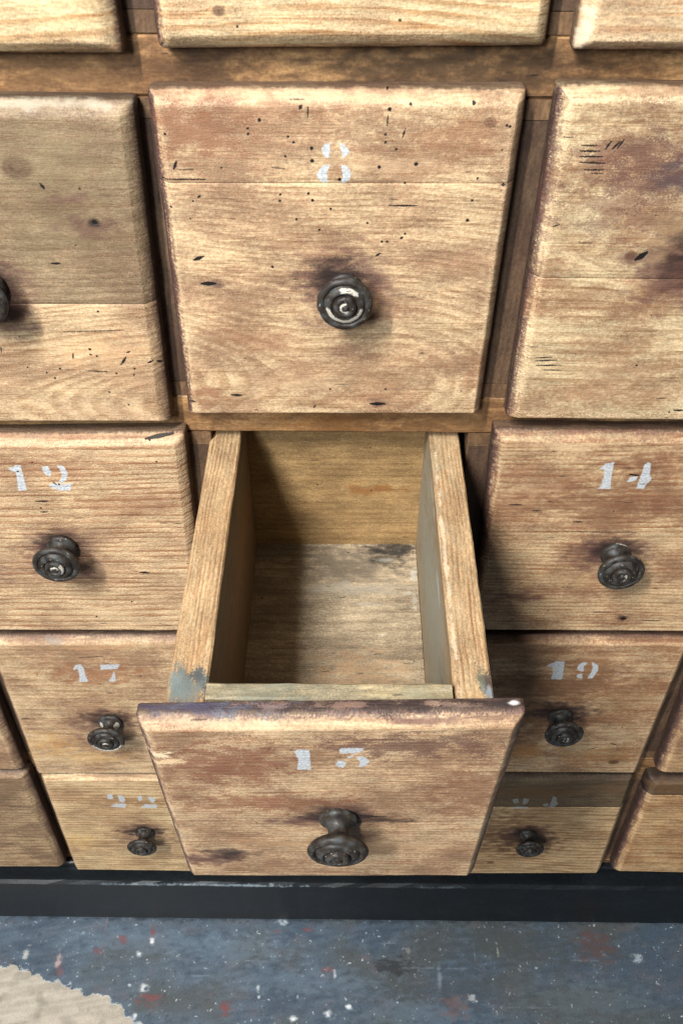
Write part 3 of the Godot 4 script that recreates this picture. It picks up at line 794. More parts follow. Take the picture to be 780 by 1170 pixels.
	jobs[-1].stains_and_shade = [
		[120.9, 102, 40, 11, Color(0.13, 0.095, 0.085), 0.85, 0.6], [153.5, 97.7, 26, 5, Color(0.13, 0.095, 0.085), 0.6, 0.7], [92, 98.3, 25, 7, Color(0.34, 0.23, 0.21), 0.7, 0.6], [50.6, 178.4, 40, 30, Color(0.44, 0.27, 0.2), 0.6, 0.8],
		[69.1, 124.7, 60, 14, Color(0.46, 0.28, 0.2), 0.5, 0.8], [164.6, 197.6, 60, 14, Color(0.33, 0.23, 0.2), 0.6, 0.8], [209, 141.1, 30, 40, Color(0.45, 0.3, 0.22), 0.5, 0.8], [35.4, 42.9, 24, 13, Color(0.2, 0.15, 0.14), 0.85, 0.6],
		[18.9, 33.7, 30, 12, Color(0.34, 0.23, 0.21), 0.75, 0.7], [116.8, 220, 110, 4, Color(0.82, 0.71, 0.56), 0.3, 0.8], [39.4, 221.9, 50, 5, Color(0.76, 0.66, 0.54), 0.45, 0.8], [8.3, 190.3, 7, 5, Color(0.88, 0.8, 0.66), 0.95, 0.9, 60],
		[13.5, 181.4, 9, 3, Color(0.85, 0.74, 0.58), 0.9, 0.9, 60], [142.6, 55.8, 70, 12, Color(0.66, 0.53, 0.39), 0.6, 0.6], [71.3, 63.6, 50, 8, Color(0.62, 0.47, 0.34), 0.5, 0.6], [61.5, 230.1, 50, 5, Color(0.27, 0.3, 0.38), 0.7, 0.8],
		[36.4, 230.1, 40, 4, Color(0.22, 0.2, 0.27), 0.8, 0.8], [91.7, 230.1, 30, 4, Color(0.5, 0.4, 0.36), 0.7, 0.9], [151.9, 230.1, 80, 5, Color(0.17, 0.12, 0.11), 0.85, 0.8], [126.8, 230.1, 20, 3, Color(0.55, 0.44, 0.38), 0.6, 0.9],
		[186.9, 230.1, 14, 3, Color(0.5, 0.42, 0.36), 0.7, 0.9], [214.4, 230.1, 16, 5, Color(0.16, 0.12, 0.12), 0.8, 0.6], [222.4, 230.1, 4, 2.2, Color(0.8, 0.8, 0.78), 0.9, 0.7, 40], [176.9, 230.1, 10, 2, Color(0.6, 0.5, 0.42), 0.6, 0.9],
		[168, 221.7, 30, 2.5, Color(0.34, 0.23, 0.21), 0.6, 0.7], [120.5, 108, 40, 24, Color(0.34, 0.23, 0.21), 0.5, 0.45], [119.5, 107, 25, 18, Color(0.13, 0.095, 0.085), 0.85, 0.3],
	]
	jobs[-1].holes = [
		[146.7, 103.4, 0.8, 7, 0], [139.1, 105.1, 0.5, 5, 0],
	]
	jobs[-1].digits = [
		[935, 1922, 953, 1947, 1023, 1945, 1024, 1821, 1028, 1701, 944, 1699, 957, 1822],
		[1210, 1953, 1282, 1964, 1358, 1954, 1329, 1906, 1213, 1900],
		[1259, 1850, 1300, 1885, 1284, 1849, 1263, 1833],
		[1184, 1758, 1201, 1804, 1234, 1803, 1253, 1774, 1231, 1718, 1205, 1729],
		[1313, 1852, 1359, 1856, 1398, 1797, 1371, 1738, 1329, 1726, 1341, 1789],
	]
	jobs.append({"name": "front_17", "n": 440, "light": Color(0.76, 0.658, 0.515), "late": Color(0.48, 0.33, 0.21), "patina": Color(0.475, 0.345, 0.262), "amount": 0.75, "bias": [-0.02, 0.4, 0], "seed": 17, "edged": true, "edges": [0.7, 0.3, 0.4, 0.5], "random_holes": 2, "random_ticks": 10, "w": 0.2323, "h": 0.259, "pad": PAD, "fuller": 0.0007, "knots": [[144.6, 70.9, 3]]})
	jobs[-1].boards = [
		{"top": 1, "yc": 0.06, "d": 0.012, "slope": 0.09, "ring": 0.0075, "contrast": 0.6, "seed": 11},
	]
	jobs[-1].stains_and_shade = [
		[100.7, 108.1, 34, 18, Color(0.13, 0.095, 0.085), 0.75, 0.6], [92.5, 87.3, 46, 34, Color(0.34, 0.23, 0.21), 0.4, 0.7], [101.8, 185.7, 55, 18, Color(0.52, 0.33, 0.22), 0.5, 0.8], [126.2, 226.6, 80, 6, Color(0.8, 0.62, 0.44), 0.4, 0.7],
		[71.6, 234.9, 14, 5, Color(0.5, 0.5, 0.5), 0.5, 0.6], [32.1, 62.3, 40, 30, Color(0.8, 0.6, 0.36), 0.4, 0.6], [76.2, 36.8, 50, 16, Color(0.8, 0.62, 0.38), 0.4, 0.6], [103.5, 109.6, 40, 24, Color(0.34, 0.23, 0.21), 0.5, 0.45],
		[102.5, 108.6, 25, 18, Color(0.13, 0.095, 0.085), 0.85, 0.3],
	]
	jobs[-1].holes = [
		[101.9, 213, 0.4, 12, 3], [111.5, 154.5, 0.4, 5, 0], [12.9, 110, 0.4, 4, 10], [146.5, 182.5, 0.7, 0, 0],
	]
	jobs[-1].digits = [
		[806, 1942, 839, 1995, 887, 2009, 905, 1963, 902, 1819, 916, 1743, 833, 1743, 852, 1820, 856, 1942, 831, 1957, 812, 1928],
		[1093, 2002, 1275, 2007, 1243, 1947, 1085, 1937],
		[1204, 1883, 1203, 1825, 1198, 1752, 1136, 1748, 1174, 1804],
	]
	jobs.append({"name": "front_19", "n": 440, "light": Color(0.7, 0.6, 0.47), "late": Color(0.48, 0.29, 0.16), "patina": Color(0.43, 0.28, 0.18), "amount": 0.75, "bias": [0.08, 0.35, -0.1], "seed": 19, "edged": true, "edges": [0.3, 0.4, 0.6, 0.5], "random_holes": 2, "random_ticks": 10, "w": 0.2288, "h": 0.2558, "pad": PAD, "fuller": 0.001, "knots": [[174.7, 27, 4]]})
	jobs[-1].boards = [
		{"top": 1, "yc": 0.05, "d": 0.02, "slope": -0.08, "ring": 0.007, "contrast": 0.6, "seed": 12},
	]
	jobs[-1].stains_and_shade = [
		[99.8, 121.1, 44, 18, Color(0.13, 0.1, 0.09), 0.8, 0.6], [90.7, 92.8, 50, 36, Color(0.36, 0.24, 0.16), 0.5, 0.7], [100.6, 168.4, 90, 20, Color(0.42, 0.28, 0.19), 0.5, 0.8], [159.8, 139.9, 40, 20, Color(0.55, 0.4, 0.26), 0.3, 0.8],
		[152.4, 40.7, 50, 18, Color(0.62, 0.45, 0.27), 0.5, 0.6], [74.5, 43.2, 24, 20, Color(0.66, 0.46, 0.25), 0.5, 0.5], [100, 209.9, 70, 4, Color(0.82, 0.71, 0.56), 0.35, 0.6], [145.5, 185.9, 3, 8, Color(0.62, 0.55, 0.52), 0.5, 0.6],
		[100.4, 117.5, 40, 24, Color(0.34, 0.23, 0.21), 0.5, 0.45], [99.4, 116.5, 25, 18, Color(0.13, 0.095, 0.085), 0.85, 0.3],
	]
	jobs[-1].holes = [
		[168.1, 61.1, 0.6, 4, -25], [146.5, 52.7, 0.5, 6, 25], [170.5, 92.9, 0.7, 0, 0],
	]
	jobs[-1].digits = [
		[740, 1955, 820, 2022, 887, 2018, 903, 1878, 911, 1752, 814, 1756, 824, 1832, 802, 1947],
		[1082, 2012, 1117, 2004, 1089, 1960, 1101, 1880, 1052, 1906, 1051, 1973],
		[1174, 2010, 1229, 1970, 1245, 1891, 1212, 1774, 1183, 1774, 1202, 1881, 1197, 1961],
		[1064, 1808, 1094, 1832, 1110, 1773, 1082, 1772],
	]
	jobs.append({"name": "front_22", "n": 440, "light": Color(0.8, 0.7, 0.535), "late": Color(0.48, 0.34, 0.22), "patina": Color(0.5, 0.36, 0.26), "amount": 0.55, "bias": [-0.05, 0.3, 0], "seed": 22, "edged": true, "edges": [0.4, 0.3, 0.5, 0.2], "random_ticks": 8, "w": 0.2338, "h": 0.2476, "pad": PAD, "fuller": 0.0007})
	jobs[-1].boards = [
		{"top": 1, "yc": 0.26, "d": 0.02, "slope": 0.03, "ring": 0.005, "contrast": 1, "seed": 13},
	]
	jobs[-1].stains_and_shade = [
		[107, 105.9, 34, 13, Color(0.13, 0.095, 0.085), 0.75, 0.6], [104.1, 84.1, 44, 22, Color(0.34, 0.23, 0.21), 0.45, 0.6], [100.9, 177.6, 70, 16, Color(0.5, 0.35, 0.23), 0.4, 0.7], [20.9, 82.4, 30, 30, Color(0.86, 0.7, 0.44), 0.4, 0.5],
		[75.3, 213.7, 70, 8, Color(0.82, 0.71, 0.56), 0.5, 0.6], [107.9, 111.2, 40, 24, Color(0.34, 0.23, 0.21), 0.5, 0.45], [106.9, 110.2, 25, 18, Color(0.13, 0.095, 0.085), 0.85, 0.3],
	]
	jobs[-1].holes = [
		[53.6, 67.8, 0.3, 20, 2], [-2.2, 88.2, 0.3, 12, 0],
	]
	jobs[-1].digits = [
		[751, 1914, 801, 1926, 797, 1825, 743, 1825],
		[876, 1905, 926, 1883, 937, 1794, 906, 1748, 875, 1781],
		[752, 1654, 822, 1712, 937, 1714, 913, 1633],
		[1107, 1886, 1144, 1893, 1146, 1819, 1111, 1785],
		[1232, 1876, 1289, 1855, 1294, 1799, 1262, 1742, 1238, 1787],
		[1115, 1637, 1173, 1706, 1304, 1685, 1284, 1628],
	]
	jobs.append({"name": "front_24", "n": 440, "light": Color(0.74, 0.63, 0.475), "late": Color(0.42, 0.29, 0.18), "patina": Color(0.46, 0.33, 0.22), "amount": 0.5, "bias": [0, 0, 0], "seed": 24, "edged": true, "edges": [0.3, 0.3, 0.5, 0.3], "random_ticks": 8, "paint": Color(0.62, 0.66, 0.68), "paint_amount": 0.6, "w": 0.2313, "h": 0.2532, "pad": PAD, "fuller": 0.0007, "knots": [[64.6, 34.4, 4]]})
	jobs[-1].boards = [
		{"top": 0.1699, "yc": -0.04, "d": 0.05, "slope": 0.05, "ring": 0.0065, "contrast": 1.05, "seed": 14}, {"top": 1, "yc": 0.3, "d": 0.05, "slope": 0.03, "ring": 0.006, "contrast": 0.5, "seed": 15, "tone": 0.55, "patina": 0.3},
	]
	jobs[-1].stains_and_shade = [  # first three: cast shade of the open drawer mixed with knob grime
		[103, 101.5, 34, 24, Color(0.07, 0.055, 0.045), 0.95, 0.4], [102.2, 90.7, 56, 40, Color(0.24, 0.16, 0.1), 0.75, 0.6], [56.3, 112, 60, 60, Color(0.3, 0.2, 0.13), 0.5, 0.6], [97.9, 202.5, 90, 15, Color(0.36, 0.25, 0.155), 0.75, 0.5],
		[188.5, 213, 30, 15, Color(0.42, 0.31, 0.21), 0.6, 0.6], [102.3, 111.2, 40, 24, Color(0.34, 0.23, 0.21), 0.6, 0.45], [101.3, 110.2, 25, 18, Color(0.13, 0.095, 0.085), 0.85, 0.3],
	]
	jobs[-1].holes = [
		[254, 36.7, 0.4, 8, 3],
	]
	jobs[-1].digits = [
		[748, 1861, 799, 1888, 821, 1805, 776, 1782],
		[876, 1895, 932, 1874, 920, 1784, 881, 1761],
		[771, 1680, 821, 1708, 943, 1700, 936, 1666],
		[1121, 1763, 1172, 1786, 1180, 1730, 1133, 1725],
		[1208, 1787, 1217, 1932, 1248, 1921, 1265, 1810, 1292, 1787, 1246, 1696, 1202, 1702],
	]
	jobs.append({"name": "front_3", "n": 420, "light": Color(0.785, 0.695, 0.54), "late": Color(0.55, 0.36, 0.19), "patina": Color(0.475, 0.345, 0.262), "amount": 0.35, "bias": [-0.1, 0, 0], "seed": 3, "edged": true, "edges": [0.85, 0.5, 0.35, 0.2], "random_holes": 3, "random_ticks": 6, "w": 0.2452, "h": 0.2437, "pad": PAD, "knots": [[37.9, 20.9, 3]]})
	jobs[-1].boards = [
		{"top": 1, "yc": -0.05, "d": 0.06, "slope": 0.05, "ring": 0.0052, "contrast": 0.95, "seed": 16},
	]
	jobs.append({"name": "front_2", "n": 300, "light": Color(0.79, 0.7, 0.54), "late": Color(0.55, 0.36, 0.19), "patina": Color(0.475, 0.345, 0.262), "amount": 0.35, "bias": [-0.1, 0, 0], "seed": 2, "edged": true, "edges": [0.5, 0.6, 0.2, 0.2], "random_holes": 5, "random_ticks": 4, "w": 0.244, "h": 0.2478, "pad": PAD})
	jobs[-1].boards = [
		{"top": 1, "yc": -0.06, "d": 0.06, "slope": -0.05, "ring": 0.0058, "contrast": 0.85, "seed": 17},
	]
	jobs.append({"name": "front_4", "n": 300, "light": Color(0.76, 0.665, 0.525), "late": Color(0.56, 0.36, 0.2), "patina": Color(0.475, 0.345, 0.262), "amount": 0.5, "bias": [0, 0, 0], "seed": 4, "edged": true, "edges": [0.25, 0.5, 0.5, 0.2], "random_holes": 6, "random_ticks": 6, "rub": 0.9, "w": 0.2262, "h": 0.2443, "pad": PAD})
	jobs[-1].boards = [
		{"top": 1, "yc": 0.1, "d": 0.02, "slope": 0.1, "ring": 0.007, "contrast": 0.5, "seed": 18},
	]
	jobs[-1].stains_and_shade = [
		[4.1, 11.7, 5, 20, Color(0.84, 0.78, 0.68), 0.7, 0.7],
	]
	jobs.append({"name": "front_25", "n": 300, "light": Color(0.74, 0.62, 0.46), "late": Color(0.47, 0.29, 0.15), "patina": Color(0.46, 0.3, 0.19), "amount": 0.6, "bias": [0, 0.1, 0], "seed": 25, "edged": true, "edges": [0.9, 0.4, 0.4, 0.4], "random_ticks": 6, "w": 0.2408, "h": 0.2423, "pad": PAD})
	jobs[-1].boards = [
		{"top": 0.193, "yc": 0.01, "d": 0.04, "slope": 0.05, "ring": 0.006, "contrast": 0.9, "seed": 19}, {"top": 1, "yc": 0.3, "d": 0.05, "slope": 0.03, "ring": 0.006, "contrast": 0.5, "seed": 20, "tone": 0.55, "patina": 0.2},
	]
	jobs[-1].stains_and_shade = [
		[15.5, 213.9, 20, 4, Color(0.5, 0.4, 0.3), 0.5, 0.6], [31.9, 208.7, 50, 14, Color(0.4, 0.29, 0.19), 0.7, 0.5],
	]
	jobs.append({"name": "front_21", "n": 300, "light": Color(0.66, 0.56, 0.43), "late": Color(0.4, 0.29, 0.2), "patina": Color(0.38, 0.29, 0.22), "amount": 0.75, "bias": [0.1, 0.3, 0], "seed": 21, "edged": true, "edges": [0.4, 0.6, 0.3, 0.5], "random_ticks": 6, "w": 0.2425, "h": 0.2456, "pad": PAD})
	jobs[-1].boards = [
		{"top": 1, "yc": 0.02, "d": 0.03, "slope": 0.05, "ring": 0.006, "contrast": 0.9, "seed": 21},
	]
	jobs.append({"name": "front_16", "n": 256, "light": Color(0.73, 0.62, 0.49), "late": Color(0.46, 0.33, 0.215), "patina": Color(0.42, 0.3, 0.225), "amount": 0.7, "bias": [0.1, 0.1, 0], "seed": 16, "edged": true, "edges": [0.4, 0.6, 0.4, 0.4], "w": 0.242, "h": 0.252, "pad": PAD})
	jobs[-1].boards = [
		{"top": 1, "yc": 0.1, "d": 0.03, "slope": 0.05, "ring": 0.006, "contrast": 0.7, "seed": 22},
	]
	jobs.append({"name": "front_20", "n": 256, "light": Color(0.7, 0.57, 0.42), "late": Color(0.46, 0.33, 0.215), "patina": Color(0.42, 0.3, 0.225), "amount": 0.7, "bias": [0.1, 0.1, 0], "seed": 20, "edged": true, "edges": [0.9, 0.4, 0.4, 0.4], "w": 0.24, "h": 0.2485, "pad": PAD})
	jobs[-1].boards = [
		{"top": 1, "yc": 0.1, "d": 0.03, "slope": -0.05, "ring": 0.006, "contrast": 0.7, "seed": 23},
	]
	jobs.append({"name": "rail_wood", "n": 1600, "light": Color(0.66, 0.51, 0.34), "late": Color(0.44, 0.315, 0.2), "patina": Color(0.38, 0.265, 0.17), "amount": 0.85, "bias": [0, 0, 0], "seed": 41, "w": 1.25, "h": 0.14, "repeat": true, "rough": 0.6, "random_holes": 40, "random_ticks": 60})
	jobs[-1].boards = [
		{"top": 0.05, "yc": 0.2, "d": 0.05, "slope": 0.05, "ring": 0.006, "contrast": 0.7, "seed": 31}, {"top": 1, "yc": 0.1, "d": 0.06, "slope": -0.04, "ring": 0.005, "contrast": 0.7, "seed": 32},
	]
	jobs[-1].stains_and_shade = [
		[440, 90, 50, 40, Color(0.62, 0.5, 0.34), 0.6, 0.5], [625, 90, 60, 30, Color(0.5, 0.33, 0.17), 0.5, 0.6], [800, 90, 40, 40, Color(0.26, 0.18, 0.11), 0.7, 0.5], [960, 90, 120, 40, Color(0.24, 0.175, 0.115), 0.75, 0.5],
		[720, 90, 90, 40, Color(0.34, 0.23, 0.14), 0.5, 0.6], [980, 95, 10, 8, Color(0.13, 0.095, 0.085), 0.7, 0.6], [250, 90, 150, 40, Color(0.5, 0.36, 0.2), 0.5, 0.6],
	]
	jobs.append({"name": "stile_wood", "n": 512, "light": Color(0.36, 0.28, 0.205), "late": Color(0.25, 0.18, 0.125), "patina": Color(0.24, 0.17, 0.13), "amount": 0.8, "bias": [0.15, 0, 0], "seed": 42, "w": 0.4, "h": 0.4, "repeat": true, "rough": 0.7, "random_ticks": 30})
	jobs[-1].boards = [
		{"top": 0.13, "yc": 0.2, "d": 0.05, "slope": 0.05, "ring": 0.005, "contrast": 0.6, "seed": 34}, {"top": 0.27, "yc": 0.1, "d": 0.06, "slope": -0.04, "ring": 0.005, "contrast": 0.6, "seed": 35}, {"top": 1, "yc": 0.5, "d": 0.05, "slope": 0.03, "ring": 0.0055, "contrast": 0.6, "seed": 36},
	]
	jobs.append({"name": "joint_wood", "n": 384, "light": Color(0.44, 0.34, 0.24), "late": Color(0.31, 0.225, 0.15), "patina": Color(0.29, 0.21, 0.15), "amount": 0.8, "bias": [0, 0, 0], "seed": 43, "w": 0.4, "h": 0.4, "repeat": true, "random_ticks": 20})
	jobs[-1].boards = [
		{"top": 0.13, "yc": 0.2, "d": 0.05, "slope": 0.05, "ring": 0.005, "contrast": 0.5, "seed": 37}, {"top": 0.27, "yc": 0.1, "d": 0.06, "slope": -0.04, "ring": 0.005, "contrast": 0.5, "seed": 38}, {"top": 1, "yc": 0.5, "d": 0.05, "slope": 0.03, "ring": 0.0055, "contrast": 0.5, "seed": 39},
	]
	jobs[-1].stains_and_shade = [
		[150, 200, 12, 10, Color(0.13, 0.095, 0.085), 0.7, 0.6], [300, 280, 10, 8, Color(0.13, 0.095, 0.085), 0.6, 0.6],
	]
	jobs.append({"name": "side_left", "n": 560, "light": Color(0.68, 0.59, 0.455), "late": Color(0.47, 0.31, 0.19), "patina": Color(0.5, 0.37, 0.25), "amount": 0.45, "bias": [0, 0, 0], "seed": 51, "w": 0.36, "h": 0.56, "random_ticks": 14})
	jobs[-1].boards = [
		{"top": 0.02, "yc": 0.6, "d": 0.05, "slope": 0.02, "ring": 0.005, "contrast": 0.5, "seed": 51, "tone": 0.66}, {"top": 0.2665, "yc": 0.6, "d": 0.05, "slope": 0.02, "ring": 0.006, "contrast": 0.5, "seed": 52, "tone": 0.66}, {"top": 0.2935, "yc": 0.42, "d": 0.01, "slope": 0.004, "ring": 0.0031, "contrast": 1.1, "seed": 53, "narrow": 0.7}, {"top": 1, "yc": 0.02, "d": 0.05, "slope": -0.02, "ring": 0.006, "contrast": 0.6, "seed": 54, "tone": 0.8},  # inner face toned darker, painting in the shade inside the drawer
	]
	jobs[-1].stains_and_shade = [
		[180, 170, 420, 110, Color(0.4, 0.3, 0.19), 0.6, 0.15], [336, 280, 13, 17, Color(0.36, 0.385, 0.38), 0.95, 0.8, 20], [338, 286, 11, 8, Color(0.42, 0.46, 0.455), 0.8, 0.8], [333, 274, 12, 6, Color(0.22, 0.24, 0.25), 0.7, 0.8],
		[341, 279, 10, 12, Color(0.37, 0.4, 0.395), 0.7, 0.8], [62, 282, 15, 8, Color(0.22, 0.18, 0.17), 0.75, 0.8], [52, 278, 10, 6, Color(0.25, 0.2, 0.18), 0.6, 0.8], [170, 200, 150, 45, Color(0.58, 0.4, 0.22), 0.5, 0.5],
	]
	jobs.append({"name": "side_right", "n": 560, "light": Color(0.68, 0.59, 0.455), "late": Color(0.47, 0.31, 0.19), "patina": Color(0.5, 0.37, 0.25), "amount": 0.45, "bias": [0, 0, 0], "seed": 55, "w": 0.36, "h": 0.56, "random_ticks": 14})
	jobs[-1].boards = [
		{"top": 0.02, "yc": 0.6, "d": 0.05, "slope": 0.02, "ring": 0.005, "contrast": 0.5, "seed": 55, "tone": 0.8}, {"top": 0.2665, "yc": 0.6, "d": 0.05, "slope": 0.02, "ring": 0.006, "contrast": 0.5, "seed": 56, "tone": 0.8}, {"top": 0.2935, "yc": 0.42, "d": 0.01, "slope": 0.004, "ring": 0.0031, "contrast": 1.1, "seed": 57, "narrow": 0.7}, {"top": 1, "yc": 0.02, "d": 0.05, "slope": -0.02, "ring": 0.006, "contrast": 0.6, "seed": 58, "tone": 0.9},
	]
	jobs[-1].stains_and_shade = [
		[180, 390, 420, 112, Color(0.53, 0.52, 0.46), 0.7, 0.25], [331, 273, 11, 6, Color(0.24, 0.21, 0.21), 0.9, 0.8, 20], [342, 271, 7, 4, Color(0.52, 0.58, 0.63), 0.8, 0.8, 30], [335, 274, 14, 3, Color(0.5, 0.55, 0.42), 0.4, 0.6],
		[240, 289, 120, 1.4, Color(0.86, 0.8, 0.7), 0.6, 0.9], [200, 370, 220, 85, Color(0.58, 0.575, 0.52), 0.75, 0.4], [250, 330, 60, 26, Color(0.56, 0.57, 0.53), 0.5, 0.8], [110, 320, 50, 18, Color(0.6, 0.6, 0.55), 0.5, 0.8],
		[150, 305, 26, 4, Color(0.75, 0.75, 0.72), 0.6, 0.9], [230, 320, 16, 6, Color(0.75, 0.75, 0.72), 0.5, 0.9], [320, 360, 40, 40, Color(0.38, 0.38, 0.34), 0.5, 0.7],
	]
	jobs.append({"name": "box_back", "n": 420, "light": Color(0.63, 0.515, 0.35), "late": Color(0.45, 0.33, 0.21), "patina": Color(0.42, 0.32, 0.205), "amount": 0.5, "bias": [0, 0, 0], "seed": 61, "w": 0.2, "h": 0.24, "random_holes": 4, "random_ticks": 16})
	jobs[-1].boards = [
		{"top": 0.06, "yc": 0, "d": 0.05, "slope": 0.05, "ring": 0.006, "contrast": 0.6, "seed": 61, "tone": 0.9}, {"top": 1, "yc": 0.25, "d": 0.02, "slope": 0.04, "ring": 0.0075, "contrast": 0.6, "seed": 62},
	]
	jobs[-1].stains_and_shade = [
		[130, 150, 30, 9, Color(0.5, 0.31, 0.15), 0.6, 0.7], [130, 20, 30, 6, Color(0.16, 0.12, 0.1), 0.8, 0.7], [70, 25, 40, 6, Color(0.3, 0.22, 0.14), 0.6, 0.7],
	]
	jobs.append({"name": "box_bottom", "n": 300, "light": Color(0.68, 0.615, 0.51), "late": Color(0.42, 0.35, 0.275), "patina": Color(0.43, 0.38, 0.315), "amount": 0.68, "bias": [0.05, 0, 0], "seed": 63, "w": 0.2, "h": 0.34, "random_holes": 8, "random_ticks": 20, "grit": 1.4})
	jobs[-1].boards = [
		{"top": 1, "yc": 0.1, "d": 0.012, "slope": 0.06, "ring": 0.01, "contrast": 0.7, "seed": 63},
	]
	jobs[-1].stains_and_shade = [
		[110, 70, 60, 40, Color(0.34, 0.31, 0.27), 0.6, 0.6], [150, 48, 26, 20, Color(0.13, 0.125, 0.12), 0.8, 0.7], [160, 40, 18, 14, Color(0.16, 0.14, 0.13), 0.6, 0.8], [120, 190, 50, 30, Color(0.66, 0.52, 0.38), 0.45, 0.7],
		[173, 80, 3, 10, Color(0.72, 0.72, 0.68), 0.6, 0.95], [167, 100, 4, 4, Color(0.72, 0.72, 0.68), 0.5, 0.95], [128, 115, 11, 2, Color(0.7, 0.68, 0.63), 0.5, 0.95], [150, 60, 8, 3, Color(0.72, 0.72, 0.68), 0.5, 0.95],
		[172, 110, 2.5, 14, Color(0.72, 0.72, 0.68), 0.55, 0.95], [100, 270, 90, 60, Color(0.66, 0.59, 0.49), 0.5, 0.6], [142, 150, 2, 1.6, Color(0.8, 0.8, 0.78), 0.6, 0.9], [110, 95, 70, 8, Color(0.66, 0.63, 0.57), 0.5, 0.8],
	]
	jobs.append({"name": "box_lip", "n": 360, "light": Color(0.64, 0.58, 0.455), "late": Color(0.43, 0.37, 0.27), "patina": Color(0.42, 0.4, 0.34), "amount": 0.7, "bias": [0.1, 0, 0], "seed": 65, "w": 0.2, "h": 0.07, "random_ticks": 10})
	jobs[-1].boards = [
		{"top": 1, "yc": 0.06, "d": 0.01, "slope": 0.03, "ring": 0.006, "contrast": 0.8, "seed": 65},
	]
	jobs[-1].stains_and_shade = [
		[60, 35, 30, 14, Color(0.36, 0.375, 0.33), 0.5, 0.7], [150, 38, 20, 10, Color(0.55, 0.54, 0.45), 0.6, 0.6],
	]
	jobs.append({"name": "plinth_paint", "n": 512, "light": Color(0.06, 0.078, 0.092), "late": Color(0.05, 0.064, 0.077), "patina": Color(0.11, 0.14, 0.165), "amount": 0.35, "bias": [-0.2, 0, 0], "seed": 71, "w": 0.8, "h": 0.8, "repeat": true, "rough": 0.42, "relief": 0.02, "grit": 1.5})
	jobs[-1].boards = [
		{"top": 1, "yc": 0.3, "d": 0.05, "slope": 0.02, "ring": 0.02, "contrast": 0.4, "seed": 71},
	]
	jobs[-1].stains_and_shade = [
		[480, 763, 120, 2.4, Color(0.5, 0.55, 0.58), 0.8, 0.8], [360, 763, 60, 2, Color(0.4, 0.45, 0.48), 0.7, 0.8], [760, 763, 30, 2, Color(0.4, 0.45, 0.48), 0.5, 0.9], [500, 740, 160, 6, Color(0.15, 0.21, 0.25), 0.5, 0.8],
	]
	jobs.append({"name": "floor_paint", "floor": true, "n": 1400, "w": 1.2, "h": 0.4, "seed": 81, "repeat": true, "rough": 0.4, "relief": 0.1})
